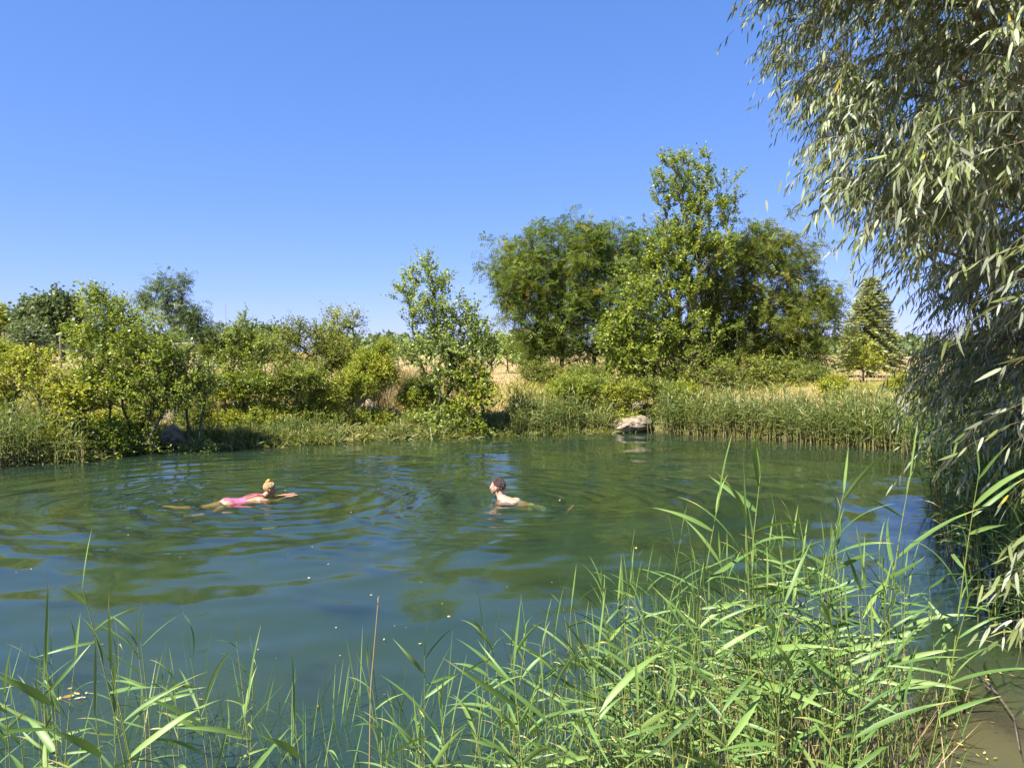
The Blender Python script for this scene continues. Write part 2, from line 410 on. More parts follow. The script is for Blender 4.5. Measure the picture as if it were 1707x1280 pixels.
H += rings(WOM + [.3, .1], .15, .38, 1.6, 1.5, 1.2)
H += rings(WOM + [-.9, -.3], .11, .31, 1.4, 1.3, 1.1, 1.0)
H += rings(WOM + [-2.1, -.5], .075, .45, 2.0, 1.6, 1.2, 2.0)
H += rings(WOM + [-.5, -.2], .075, .75, 3.0, 2.2, 1.1, 2.0)
H += rings(MAN, .10, .24, 1.0, 1.3, 1.1)
H += rings(MAN + [.3, 0], .07, .40, 2.0, 2.2, 1.1, .5)
H += rings(MAN + [1.0, 0], .045, .30, 1.2, 1.5, 1.2, .5)
calm = np.clip((Y - 2.4) / 1.2, .6, 1)
H *= calm
brown = np.clip((X - 1.0 + .25 * wob(X * 1.2, Y * 1.3)) / 1.5, 0, 1) * np.clip((5.6 - Y + .3 * wob(X, Y)) / 1.4, 0, 1)
i = np.arange(X.size).reshape(X.shape)
q = np.stack([i[:-1, :-1], i[:-1, 1:], i[1:, 1:], i[1:, :-1]], -1).reshape(-1, 4)
water = link('water', mesh_np('water', np.stack([X, Y, H], -1).reshape(-1, 3), [q], brown.ravel(), True), M['water'])
tag(water, kind='structure')
sx_ = np.arange(-17, 12.6, .4); sy_ = np.arange(1.6, 21.4, .4); SX, SY = np.meshgrid(sx_, sy_)
sb = np.clip((SX - 1.0 + .25 * wob(SX * 1.2, SY * 1.3)) / 1.5, 0, 1) * np.clip((5.6 - SY + .3 * wob(SX, SY)) / 1.4, 0, 1)
si = np.arange(SX.size).reshape(SX.shape); sq = np.stack([si[:-1, :-1], si[:-1, 1:], si[1:, 1:], si[1:, :-1]], -1).reshape(-1, 4)
for zz in (-.075, -.14, -.22, -.34):                       # suspended silt: things fade the deeper they lie
    tag(link('water_silt', mesh_np('water_silt', np.stack([SX, SY, zz + .008 * wob(SX, SY)], -1).reshape(-1, 3), [sq], sb.ravel(), True), M['silt']), kind='structure')


# ------------------------------------------------------------------ growing trees and bushes
def ellipsoid_points(lobes, n, bias=.45, r=rng):
    """lobes: rows cx,cy,cz,rx,ry,rz ; share of points by volume"""
    L = np.array(lobes, float); v = (L[:, 3] * L[:, 4] * L[:, 5]) ** .8
    k = r.choice(len(L), n, p=v / v.sum())
    d = norm(r.normal(size=(n, 3))); rad = r.random(n) ** bias
    return L[k, :3] + d * rad[:, None] * L[k, 3:]


def grow(trunk, pts, r, step=.4, pen=.35, arch=.12):
    """joins every point to the nearest already grown branch; returns nodes, parents, ends"""
    cap = len(trunk) + len(pts) * 14 + 10
    N = np.zeros((cap, 3)); par = np.full(cap, -1); pl = np.zeros(cap)
    n = 0
    for t in trunk:
        N[n] = t
        if n: par[n] = n - 1; pl[n] = pl[n - 1] + np.linalg.norm(N[n] - N[n - 1])
        n += 1
    order = np.argsort(np.linalg.norm(pts - np.array(trunk[-1]), axis=1))
    ends = []
    for p_ in pts[order]:
        d = np.linalg.norm(N[:n] - p_, axis=1)
        c = d + pen * pl[:n] + .5 * np.maximum(N[:n, 2] - p_[2], 0)
        j = int(np.argmin(c)); L = d[j]; s = max(1, min(12, int(L / step)))
        a = N[j].copy(); prev = j
        for q_ in range(1, s + 1):
            tt = q_ / s
            x = a + (p_ - a) * tt
            if q_ < s: x = x + r.normal(size=3) * .035 * L / s + np.array([0, 0, arch * L * math.sin(math.pi * tt)])
            N[n] = x; par[n] = prev; pl[n] = pl[prev] + np.linalg.norm(x - N[prev]); prev = n; n += 1
        ends.append(prev)
    return N[:n], par[:n], np.array(ends)


def branch_mesh(N, par, ends, r_tip, r_base, k=5):
    cnt = np.zeros(len(N)); cnt[ends] = 1
    for j in range(len(N) - 1, 0, -1): cnt[par[j]] += cnt[j]
    cnt = np.maximum(cnt, 1)
    rad = r_tip * cnt ** .5; rad *= min(1, r_base / rad.max()) if rad.max() > r_base else 1
    rad = np.maximum(rad, r_tip * .8)
    return rad


def twigs(r, N, par, ends, per, length, spread=.9, up=.15):
    e = np.repeat(ends, per); n = len(e)
    a = N[par[e]]; b_ = N[e]; tt = r.random((n, 1)) ** .5
    P = a + (b_ - a) * tt
    d0 = norm(b_ - a)
    D = norm(d0 * .8 + norm(r.normal(size=(n, 3))) * spread + np.array([0, 0, up]))
    L = length * r.uniform(.6, 1.25, n)
    return P, D, L, e


def plant(name, label, cat, base, lobes, mat, n_end=120, per=5, tw=.45, m=7, leaf=(.07, .05), style='kite', trunk_h=.4, r_base=.06,
          r_tip=.006, bias=.45, up=.15, droop=.1, group=None, seed=1, stems=1, stem_spread=.3, spread=.9, pen=.35, shift=None, leaf_up=.5, skirt=0.0, ragged=0.0):
    """one tree or bush: crown of separate leaves on twigs, limbs, trunk"""
    r = np.random.default_rng(seed)
    base = np.array(base, float); L = np.array(lobes, float)
    L[:, :3] -= base
    if skirt:
        wv = np.abs(L[:, 0]).mean() + L[:, 3].mean() * .9
        L = np.vstack([L, [L[:, 0].mean(), L[:, 1].mean() - .15, skirt * .75, wv * .8, wv * .6, skirt]])
    pts = ellipsoid_points(L, n_end, bias, r)
    pts = pts + r.normal(size=pts.shape) * ragged * (r.random((len(pts), 1)) < .4)
    pts = pts[pts[:, 2] > .08]
    root = empty(name, base, label, cat, group)
    limb = Acc(); leafA = Acc()
    groups = [pts] if stems == 1 else []
    if stems > 1:
        sx = np.sort(r.uniform(-stem_spread, stem_spread, stems))
        owner = np.argmin(np.abs(pts[:, 0:1] - np.linspace(L[:, 0].min(), L[:, 0].max(), stems)[None] + r.normal(size=(len(pts), stems)) * .2), 1)
        groups = [pts[owner == k] for k in range(stems)]
    for gi, gp in enumerate(groups):
        if len(gp) < 2: continue
        trunkA = Acc()
        bx = 0 if stems == 1 else sx[gi]
        c = gp.mean(0); h = max(trunk_h, .15)
        b0 = np.array([bx, r.uniform(-.2, .2) * (stems > 1), -.05])
        t1 = b0 + np.array([(c[0] - bx) * .12, c[1] * .1, h])
        tr = [b0 + (t1 - b0) * s + r.normal(size=3) * .015 * h * (0 < s < 1) for s in np.linspace(0, 1, 4)]
        N, par, ends = grow(tr, gp, r, step=.35 + .1 * tw, pen=pen)
        rad = branch_mesh(N, par, ends, r_tip, r_base)
        j = np.arange(4, len(N)) if len(N) > 4 else np.array([], int)
        thick = rad[j] > r_base * .45
        tubes(trunkA, N[[0, 1, 2]], N[[1, 2, 3]], rad[[0, 0, 1]] * np.array([1.25, 1.05, 1]), rad[[0, 1, 2]] * np.array([1.05, 1, 1]), 7)
        jj = j[thick]; tubes(trunkA, N[par[jj]], N[jj], np.minimum(rad[par[jj]], rad[jj] * 1.15), rad[jj], 6)
        jj = j[~thick]; tubes(limb, N[par[jj]], N[jj], np.minimum(rad[par[jj]], rad[jj] * 1.2), rad[jj], 4)
        link('trunk', trunkA.mesh('trunk', True), M['bark'], root)
        P, D, Lg, e = twigs(r, N, par, ends, per, tw, spread, up)
        n = len(P)
        clump = r.random(len(N))[e]
        g = np.array([0, 0, -1.0])
        mid = P + D * Lg[:, None] * .5 + g * Lg[:, None] * droop * .25; end = P + D * Lg[:, None] + g * Lg[:, None] * droop
        tubes(limb, P, mid, np.full(n, r_tip * .6), np.full(n, r_tip * .45), 3); tubes(limb, mid, end, np.full(n, r_tip * .45), np.full(n, r_tip * .2), 3)
        tt = np.tile(np.linspace(.12, 1, m), n) + r.normal(size=n * m) * .03
        rep = lambda a: np.repeat(a, m, 0)
        lp = rep(P) + rep(D) * (rep(Lg) * tt)[:, None] + g * (rep(Lg) * droop * tt * tt)[:, None]
        sidev = norm(np.cross(rep(D), norm(r.normal(size=(n * m, 3)) + np.array([0, 0, 1.2]))))
        sgn = np.where(np.arange(n * m) % 2 == 0, 1, -1)[:, None]
        ld = norm(rep(D) * .6 + sidev * sgn * .9 + r.normal(size=(n * m, 3)) * .35 + g * .25)
        ln = norm(r.normal(size=(n * m, 3)) * .75 + np.array([0, 0, leaf_up]))
        tint = np.clip(rep(clump) * .52 + r.random(n * m) * .42 + (r.random(n * m) < .015) * .3, 0, 1)
        sc = r.uniform(.7, 1.2, n * m)
        if style == 'kite':
            kites(leafA, lp, ld, ln, leaf[0] * sc, leaf[1] * sc, tint)
        elif style == 'lance':
            lances(leafA, lp, ld, ln, leaf[0] * sc, leaf[1] * sc, tint, .3)
        else:                                                       # compound leaf with paired leaflets
            K = 4; rl = leaf[0] * sc * 3.4
            S = norm(np.cross(ld, ln))
            for a in range(K):
                f_ = (a + .7) / K
                c0 = lp + ld * (rl * f_)[:, None] + g * (rl * .25 * f_ * f_)[:, None]
                for sg in (1, -1):
                    kites(leafA, c0, norm(S * sg + ld * .45 + g * .15), ln, leaf[0] * sc, leaf[1] * sc, tint)
    if limb.n: tag(link('branches', limb.mesh('branches'), M['twig'], root), kind='stuff')
    link('crown', leafA.mesh('crown'), M[mat], root)
    return root


def lobes_at(rows, Yd, squash=.85):
    out = []
    for r0 in rows:
        px, py, rpx, rpy = r0[:4]; dy = r0[4] if len(r0) > 4 else 0
        c = at(px, py, Yd + dy); k = (Yd + dy) / F
        out.append([*c, rpx * k, (rpx + rpy) * .5 * k * squash, rpy * k])
    return out


def base_at(px, Yd):
    x = (px - CX) / F * Yd
    return (x, Yd, gz(x, Yd) - .03)


def tree(name, label, cat, px, Yd, rows, mat, **kw):
    return plant(name, label, cat, base_at(px, Yd), lobes_at(rows, Yd, kw.pop('squash', .85)), mat, **kw)


# --- large trees beyond the pond
tree('acacia_tree', 'broad dark green feathery acacia left of the tall poplar, bare stems over dry grass', 'tree', 955, 27,
     [(930, 445, 105, 75), (1010, 425, 70, 58), (858, 440, 52, 45), (990, 520, 105, 60), (905, 530, 62, 50), (870, 490, 55, 50), (1040, 560, 50, 45), (950, 580, 66, 26), (895, 570, 45, 28), (1062, 455, 50, 52), (1062, 405, 30, 30)], 'acacia',
     n_end=640, per=6, tw=.58, m=5, leaf=(.078, .040), style='pinnate', trunk_h=1.0, r_base=.10, r_tip=.007, bias=.40, droop=.25, ragged=0.35, seed=11, stems=5, stem_spread=1.6)
tree('poplar_tree', 'tallest tree beyond the pond, upright light green poplar above the dark acacias', 'tree', 1150, 26,
     [(1108, 275, 11, 34), (1135, 310, 26, 50), (1096, 320, 14, 34), (1212, 340, 20, 40), (1172, 290, 15, 34), (1180, 340, 24, 40), (1150, 400, 68, 60), (1120, 480, 66, 60), (1190, 440, 42, 55), (1130, 560, 70, 55), (1090, 420, 28, 35)], 'poplar',
     n_end=740, per=6, tw=.42, m=8, leaf=(.088, .062), trunk_h=1.2, r_base=.12, r_tip=.007, bias=.5, up=.7, ragged=0.3, seed=12, spread=.65, stems=2, stem_spread=.4)
tree('acacia_tree', 'wide acacia right of the tall poplar with rusty orange seed pods', 'tree', 1255, 27.4,
     [(1250, 425, 62, 52), (1325, 440, 50, 42), (1205, 500, 62, 60), (1300, 530, 85, 60), (1215, 590, 75, 40), (1375, 520, 28, 42), (1330, 600, 55, 32), (1395, 490, 14, 12), (1180, 600, 60, 36), (1270, 615, 90, 28)], 'acacia2',
     n_end=660, per=6, tw=.52, m=5, leaf=(.078, .040), style='pinnate', trunk_h=.7, r_base=.10, r_tip=.007, bias=.45, droop=.2, ragged=0.4, seed=13, stems=4, stem_spread=1.5)
tree('bush', 'bright yellow-green leafy bush under the tall poplar', 'bush', 1075, 25,
     [(1060, 500, 36, 50), (1035, 560, 48, 45), (1095, 580, 48, 45), (1060, 610, 60, 32)], 'poplar',
     n_end=230, per=5, tw=.45, m=7, leaf=(.11, .075), trunk_h=.5, r_base=.05, skirt=.35, seed=14, stems=3, stem_spread=.6)
tree('bush', 'low dark bush in the shade right of the tall poplar', 'bush', 1200, 24.5,
     [(1180, 610, 50, 32), (1250, 620, 65, 28), (1310, 622, 50, 24)], 'green',
     n_end=240, per=5, tw=.4, m=7, leaf=(.08, .055), trunk_h=.2, r_base=.04, skirt=.35, seed=15, stems=3, stem_spread=1.3)
tree('poplar_sapling', 'slender young poplar with round silvery leaves, standing alone left of the acacias', 'tree', 742, 20.3,
     [(708, 455, 17, 30), (738, 475, 20, 34), (685, 480, 18, 40), (720, 530, 48, 50), (775, 540, 30, 46), (750, 590, 66, 48), (810, 580, 28, 45), (690, 590, 28, 30), (765, 640, 60, 30)], 'silver',
     n_end=520, per=5, tw=.36, m=7, leaf=(.068, .060), trunk_h=.7, r_base=.05, r_tip=.005, bias=.6, up=.7, skirt=.35, ragged=0.15, seed=16, spread=.7, stems=2, stem_spread=.3)
tree('bush', 'bright green round bush at the foot of the young silvery poplar', 'bush', 790, 20,
     [(775, 630, 40, 28), (805, 650, 32, 35), (780, 672, 42, 26)], 'bright',
     n_end=100, per=5, tw=.3, m=7, leaf=(.075, .06), trunk_h=.2, r_base=.03, skirt=.35, seed=17, stems=2, stem_spread=.3)
tree('bush', 'pale green thicket between the young poplar and the dark acacia', 'bush', 860, 38,
     [(850, 575, 38, 26), (885, 590, 34, 22), (835, 590, 20, 18)], 'silver',
     n_end=90, per=5, tw=.6, m=6, leaf=(.14, .10), trunk_h=.4, r_base=.05, seed=18, stems=2, stem_spread=.6)

# --- spruce with the young yellow tree in front
def spruce(px, Yd, py_top, half, label):
    r = np.random.default_rng(5); base = np.array(base_at(px, Yd)); top = at(px, py_top, Yd)[2] - base[2]
    root = empty('spruce_tree', base, label, 'tree')
    tr = Acc(); z = np.linspace(0, top, 12); P = np.stack([0 * z, 0 * z, z], 1)
    tubes(tr, P[:-1], P[1:], np.linspace(.13, .02, 11), np.linspace(.12, .01, 11), 7)
    link('trunk', tr.mesh('trunk', True), M['bark'], root)
    wood = Acc(); nd = Acc(); Wd = half * Yd / F
    for k, zz in enumerate(np.linspace(.35, top * .97, 30)):
        f_ = 1 - zz / top; Lb = Wd * (f_ ** .75) * 1.05 + .12
        nb = 10 if f_ > .2 else 6
        for a in np.linspace(0, 2 * math.pi, nb, endpoint=False) + k * 1.1:
            L = Lb * r.uniform(.75, 1.15); d = np.array([math.cos(a), math.sin(a), .12 + .4 * (1 - f_)])
            A = np.array([0, 0, zz]); tt = np.linspace(0, 1, 5)[:, None]
            pts = A + d * L * tt + np.array([0, 0, -.28]) * L * tt * tt
            tubes(wood, pts[:-1], pts[1:], np.full(4, .012), np.full(4, .008), 3)
            n = int(34 * L / .9) + 14; u = r.random(n) ** .7
            c = A + d * L * u[:, None] + np.array([0, 0, -.28]) * L * (u * u)[:, None]
            side = norm(np.cross(d, [0, 0, 1.])) * r.choice([-1, 1], n)[:, None]
            dd = norm(side * r.uniform(.4, 1.2, n)[:, None] + d * .8 + r.normal(size=(n, 3)) * .25)
            kites(nd, c, dd, r.normal(size=(n, 3)) * .5 + [0, 0, 1.], r.uniform(.16, .30, n), r.uniform(.05, .09, n), np.clip(r.random(n) * .7 + .3 * u, 0, 1))
    tag(link('branches', wood.mesh('branches'), M['twig'], root), kind='stuff'); link('crown', nd.mesh('crown'), M['spruce'], root)


spruce(1449, 33, 464, 54, 'pale grey-green spruce with pointed top between the acacias and the willow')
tree('young_tree', 'small yellow-leaved tree in front of the spruce on the meadow', 'tree', 1440, 27.5,
     [(1430, 568, 16, 22), (1448, 590, 28, 28), (1430, 605, 22, 20), (1462, 612, 20, 16)], 'yellow', n_end=60, per=4, tw=.35, m=6, leaf=(.085, .07), trunk_h=.5, r_base=.03, up=.5, seed=21)

# --- left bank
tree('poplar_bush', 'largest yellow-green bush on the left bank, rising to a pointed top', 'bush', 215, 16.6,
     [(150, 500, 24, 26), (180, 520, 40, 30), (215, 555, 58, 42), (150, 570, 45, 50), (265, 590, 48, 40), (205, 630, 85, 55), (280, 650, 55, 45), (160, 650, 50, 35)], 'poplar',
     n_end=760, per=6, tw=.34, m=7, leaf=(.058, .045), trunk_h=.2, r_base=.028, r_tip=.004, bias=.5, up=.4, skirt=.55, ragged=0.15, seed=31, stems=4, stem_spread=.6)
tree('acacia_sapling', 'blue-green feathery sapling rising behind the largest left bush', 'tree', 290, 19.5,
     [(266, 482, 14, 18), (300, 480, 18, 16), (285, 515, 34, 20), (315, 540, 36, 24), (240, 508, 16, 16), (345, 562, 26, 18)], 'bluish',
     n_end=110, per=4, tw=.42, m=5, leaf=(.052, .026), style='pinnate', trunk_h=1.2, r_base=.04, r_tip=.006, bias=.6, up=.5, seed=32)
tree('bush', 'dark leafy shrub with a reddish tip in the middle of the left bank', 'bush', 500, 21,
     [(490, 555, 26, 24), (520, 565, 38, 30), (480, 590, 38, 28), (560, 590, 40, 26), (520, 610, 55, 24)], 'green',
     n_end=220, per=6, tw=.35, m=7, leaf=(.060, .044), trunk_h=.3, r_base=.04, skirt=.35, seed=33, stems=3, stem_spread=.5)
tree('bush', 'light green shrub with thin upright shoots behind the dark shrub', 'bush', 570, 22,
     [(560, 530, 24, 22), (585, 545, 30, 26), (545, 560, 30, 24), (580, 590, 38, 34), (560, 612, 44, 24)], 'bright',
     n_end=190, per=6, tw=.40, m=7, leaf=(.060, .040), trunk_h=.4, r_base=.04, bias=.6, up=.6, skirt=.35, seed=34, stems=3, stem_spread=.4)
tree('bush', 'leggy shrub with a single tall leafy shoot left of the dark shrub', 'bush', 400, 19.5,
     [(408, 535, 10, 14), (385, 560, 34, 22), (430, 575, 34, 22), (400, 600, 55, 28), (350, 590, 34, 26)], 'poplar',
     n_end=220, per=6, tw=.34, m=7, leaf=(.058, .044), trunk_h=.3, r_base=.04, bias=.5, up=.4, skirt=.35, seed=35, stems=3, stem_spread=.5)
tree('bush', 'grey-green bush right of the largest left bush, above the dark stone', 'bush', 320, 17,
     [(310, 610, 38, 26), (345, 630, 38, 28), (310, 655, 44, 26)], 'silver', n_end=130, per=5, tw=.28, m=7, leaf=(.06, .042), trunk_h=.2, r_base=.03, skirt=.35, seed=36, stems=2, stem_spread=.3)
tree('bush', 'golden yellow bush at the left edge of the far bank', 'bush', 45, 16.2,
     [(25, 608, 36, 20), (60, 600, 34, 22), (45, 635, 52, 26), (10, 650, 34, 28)], 'yellow', n_end=170, per=5, tw=.26, m=7, leaf=(.062, .045), trunk_h=.2, r_base=.03, skirt=.35, seed=37, stems=3, stem_spread=.5)
tree('bush', 'golden yellow bush between the left edge and the largest left bush', 'bush', 115, 15.9,
     [(95, 640, 38, 28), (135, 655, 42, 26), (110, 680, 50, 22)], 'yellow', n_end=150, per=5, tw=.26, m=7, leaf=(.062, .045), trunk_h=.15, r_base=.03, skirt=.35, seed=38, stems=3, stem_spread=.4)

# low wild bushes filling the sloping bank
low = [(900, 26, 618, 40, 16, 'green', 'dark undergrowth below the left edge of the big dark acacia'), (975, 25.6, 622, 50, 18, 'green', 'dark undergrowth between the bare stems of the big dark acacia'), (1130, 25.2, 625, 50, 22, 'green', 'dark undergrowth at the foot of the tall poplar'), (1345, 25.4, 622, 50, 22, 'acacia', 'feather-dark undergrowth under the rusty acacia'), (330, 18.3, 690, 40, 30, 'green', 'low dark bush right of the grey-green bush above the dark stone'), (375, 17.6, 650, 38, 30, 'yellow', 'yellowish bush at the foot of the leggy shrub'), (420, 18.2, 640, 44, 30, 'poplar', "mid-green bush right of the leggy shrub's foot"), (470, 18.6, 640, 40, 30, 'green', 'dark green bush below the dark reddish-tipped shrub, on its left'),
       (445, 17.6, 690, 42, 24, 'yellow', 'yellowish bush low on the bank left of the light stones'), (510, 19.4, 632, 42, 26, 'poplar', 'mid-green bush right below the dark reddish-tipped shrub'), (540, 18.3, 668, 40, 26, 'yellow', 'yellowish bush just left of the two light stones, near the water'), (590, 19.4, 640, 36, 26, 'bright', 'bright green bush left of the whitish stone'),
       (500, 17.8, 695, 34, 20, 'green', 'low dark bush at the waterline below the middle of the left bank'), (610, 20.6, 608, 28, 26, 'bright', 'bright bush at the right edge of the light green shrub with shoots'), (640, 20.4, 620, 26, 24, 'yellow', 'yellowish bush beside the fence post and straw grass'), (688, 19.9, 664, 26, 20, 'yellow', 'golden low bush above the flat brown stone'),
       (700, 19.6, 650, 32, 28, 'poplar', 'mid-green bush between the straw grass and the young silvery poplar'), (640, 23, 588, 24, 22, 'bright', 'small bright bush by the fence post right of the light shrub'), (735, 19.3, 685, 30, 22, 'green', 'dark low bush at the left foot of the young silvery poplar'), (395, 17.0, 705, 30, 18, 'yellow', 'yellowish weeds near the water below the leggy shrub'),
       (5, 17.5, 590, 30, 22, 'bright', 'bright green bush behind the yellow bush at the left edge'), (450, 22, 590, 40, 22, 'green', 'dark bush in the back row between leggy and reddish-tipped shrubs'), (430, 25, 572, 40, 20, 'bluish', 'grey-green bush in the back row, right of the mast'), (360, 24, 580, 36, 18, 'green', 'dark bush in the back row just right of the pale metal roof'),
       (945, 21.3, 650, 40, 22, 'bright', 'bright bush left end of the row under the big dark acacia'), (990, 21.8, 648, 44, 22, 'poplar', "mid-green bush under the big dark acacia's right half"), (1040, 21.3, 655, 40, 22, 'yellow', 'yellowish bush above the largest rock'), (1090, 21.8, 650, 40, 20, 'green', 'dark bush right above the upper rough rock'),
       (1140, 21.5, 655, 36, 18, 'bright', 'bright bush right of the largest rock, behind the reeds'), (960, 22.5, 632, 34, 16, 'poplar', 'flat mid-green bush on the slope under the big acacia, behind the bright one'), (1390, 22, 640, 24, 14, 'yellow', 'small yellowish bush at the right end of the rusty acacia'), (1500, 22, 650, 26, 18, 'yellow', "yellowish bush under the willow's outer tips"),
       (1560, 20, 650, 50, 30, 'green', "dark green bush seen through the willow's lower left shoots"), (1640, 19, 650, 60, 34, 'poplar', 'mid-green bush behind the willow at the right'), (1600, 30, 580, 90, 40, 'green', 'broad dark bush far behind the willow'), (1690, 26, 570, 60, 60, 'acacia2', 'rusty green bush behind the willow at the right picture edge'),
       (235, 16.2, 690, 34, 22, 'green', 'dark bush under the right side of the largest left bush'), (180, 15.6, 705, 36, 18, 'yellow', 'yellowish low bush at the waterline under the largest left bush')]
for k, (px, Yd, py, rx, ry, mt, lab) in enumerate(low):
    while px < 1500 and Yd < 21.5 and pond_sd(np.array([(px - CX) / F * Yd]), np.array([Yd]))[0] < 1.15: Yd += .1
    tree('wild_bush', lab, 'bush', px, Yd,
         [(px, py - ry * .25, rx * .75, ry * .8), (px - rx * .4, py + ry * .2, rx * .6, ry * .7), (px + rx * .45, py + ry * .15, rx * .6, ry * .7)], mt,
         n_end=190, per=6, tw=.24, m=6, leaf=(.050, .035), trunk_h=.08, r_base=.014, r_tip=.004, seed=100 + k, stems=2, stem_spread=.3, group='low wild bushes along the far bank', skirt=.3)

# --- far trees
tree('far_tree', 'dark grey-green far tree, taller of the pair at the left edge', 'tree', 105, 75,
     [(105, 515, 30, 24), (85, 525, 30, 24), (120, 540, 24, 26), (95, 550, 34, 20)], 'far', n_end=160, per=6, tw=1.5, m=6, leaf=(.42, .3), trunk_h=1.5, r_base=.25, r_tip=.03, seed=41)
tree('far_tree', 'dark far tree just left of the taller one at the left edge', 'tree', 58, 78,
     [(55, 525, 24, 22), (45, 545, 24, 18), (70, 550, 26, 20)], 'far', n_end=120, per=6, tw=1.5, m=6, leaf=(.42, .3), trunk_h=1.5, r_base=.25, r_tip=.03, seed=42)
tree('far_tree', 'small silvery far willow below the dark far trees', 'tree', 45, 70,
     [(45, 560, 26, 16), (60, 568, 24, 12)], 'bluish', n_end=70, per=6, tw=1.2, m=6, leaf=(.36, .2), trunk_h=1., r_base=.2, r_tip=.03, seed=43)
tree('far_tree', 'green far tree cut by the left edge of the picture', 'tree', 2, 80,
     [(0, 545, 26, 22), (-25, 535, 30, 28)], 'green', n_end=110, per=6, tw=1.5, m=6, leaf=(.42, .3), trunk_h=1., r_base=.2, r_tip=.03, seed=44)
tree('far_tree', 'round far tree showing above the bushes left of the dark shrub', 'tree', 440, 85,
     [(435, 562, 30, 16), (465, 568, 24, 12)], 'far', n_end=90, per=6, tw=1.5, m=6, leaf=(.42, .3), trunk_h=1., r_base=.2, r_tip=.03, seed=45)

# distant wood: one mass on the horizon
r = np.random.default_rng(50); A = Acc()
for k in range(190):
    px = r.uniform(-500, 2200); Yd = r.uniform(150, 260); x = (px - CX) / F * Yd
    hgt = r.uniform(3.2, 6.4) * Yd / 200 * (1.25 if px < 430 else 1.0) ; wd = r.uniform(3, 6.5)
    n = 190; c = ellipsoid_points([[x, Yd, 1 + hgt * .5, wd, wd, hgt * .55], [x + r.uniform(-2, 2), Yd, 1 + hgt * .75, wd * .5, wd * .5, hgt * .35]], n, .35, r)
    kites(A, c, r.normal(size=(n, 3)), r.normal(size=(n, 3)) + [0, 0, .5], r.uniform(.8, 1.6, n), r.uniform(.6, 1.2, n), np.clip(r.random(n) * .6 + r.uniform(0, .4), 0, 1))
tag(link('distant_wood', A.mesh('distant_wood'), M['far']), 'low wooded line on the horizon', 'trees', kind='stuff')

# ------------------------------------------------------------------ stones
STONES = []


def stone(px, py, Yd, wpx, hpx, mat, label, seed, zoff=0.0, flat=1.0):
    r_ = random.Random(seed); bm = bmesh.new(); bmesh.ops.create_icosphere(bm, subdivisions=4, radius=1)
    off = Vector((seed * 3.1, 1.7, seed))
    planes = [(Vector((r_.uniform(-1, 1), r_.uniform(-1, 1), r_.uniform(-.3, 1))).normalized(), r_.uniform(.55, .85)) for _ in range(9)]
    for v in bm.verts:
        p_ = v.co.copy()
        for nn, dd in planes:
            s = p_.dot(nn)
            if s > dd: p_ -= nn * (s - dd) * .92
        p_ *= 1 + .10 * mnoise.noise(p_ * 2 + off) + .07 * mnoise.noise(p_ * 5 + off) + .03 * mnoise.noise(p_ * 13 + off)
        v.co = p_
    for Yq in np.arange(13, 26, .05):
        c = at(px, py + hpx * .30, Yq)
        if c[2] <= gz(c[0], Yq): break
    k = Yq / F; c = c + np.array([0, .12, 0])
    for v in bm.verts: v.co = Vector((v.co.x * wpx * .68 * k, v.co.y * wpx * .55 * k, v.co.z * hpx * .86 * k))
    me = bpy.data.meshes.new('stone'); bm.to_mesh(me); bm.free()
    o = link('stone', me, M[mat]); o.location = c + np.array([0, 0, hpx * k * .55]); o.rotation_euler.z = r_.uniform(-.4, .4)
    tag(o, label, 'stone'); STONES.append((c[0], c[1], wpx * k * .6)); return o


def shore_y(px):
    for (a, b_) in zip(shore_px[:-1], shore_px[1:]):
        if a[0] <= px <= b_[0]: return onz(px, a[1] + (b_[1] - a[1]) * (px - a[0]) / (b_[0] - a[0]))[1]
    return 18


stone(286, 741, shore_y(284) - .1, 40, 30, 'stone', 'pale stone in the water below the largest left bush', 3)
stone(287, 696, 17.4, 34, 16, 'stone_pink', 'dark pinkish stone in the shade under the largest left bush', 4)
stone(420, 700, 17.6, 22, 16, 'stone', 'small stone half hidden in weeds left of the light stones', 5)
stone(613, 689, 18.9, 32, 24, 'stone', 'pinkish stone below the small white stone on the bank', 6)
stone(626, 655, 20.0, 22, 18, 'stone', 'small whitish stone, highest of those on the bank', 7)
stone(652, 696, 18.8, 34, 14, 'stone_pink', 'flat brown stone between two larger ones on the bank', 8)
stone(706, 706, 18.9, 36, 22, 'stone', 'sloping stone below the young silvery poplar', 9)
stone(1070, 690, 20.1, 34, 24, 'stone', 'upper rough pale rock on the far shore', 10)
stone(1048, 712, 19.85, 60, 22, 'stone', 'largest rough rock at the far waterline below the poplar', 12)

# ------------------------------------------------------------------ grasses and reed beds
def scatter_bank(n, pxr, off, r):
    """points along the outline at a given distance from the water"""
    out = []
    while sum(len(o) for o in out) < n:
        px = r.uniform(pxr[0], pxr[1], n * 3); Yd = r.uniform(13, 27, n * 3)
        x = (px - CX) / F * Yd; d = pond_sd(x, Yd)
        k = (d > off[0]) & (d < off[1]) & (Yd > 12.5)
        out.append(np.stack([x[k], Yd[k]], 1))
    P = np.concatenate(out)
    for sx0, sy0, sr in STONES:                            # nothing grows through a stone or right in front of it
        P = P[~((np.abs(P[:, 0] - sx0) < sr * .85) & (P[:, 1] < sy0 + sr * .6) & (P[:, 1] > sy0 - 3.0 - sr) & (rng.random(len(P)) < .90))]
    P = P[:n]
    return np.column_stack([P, np.maximum(ground_z(P[:, 0], P[:, 1]), -.15)])


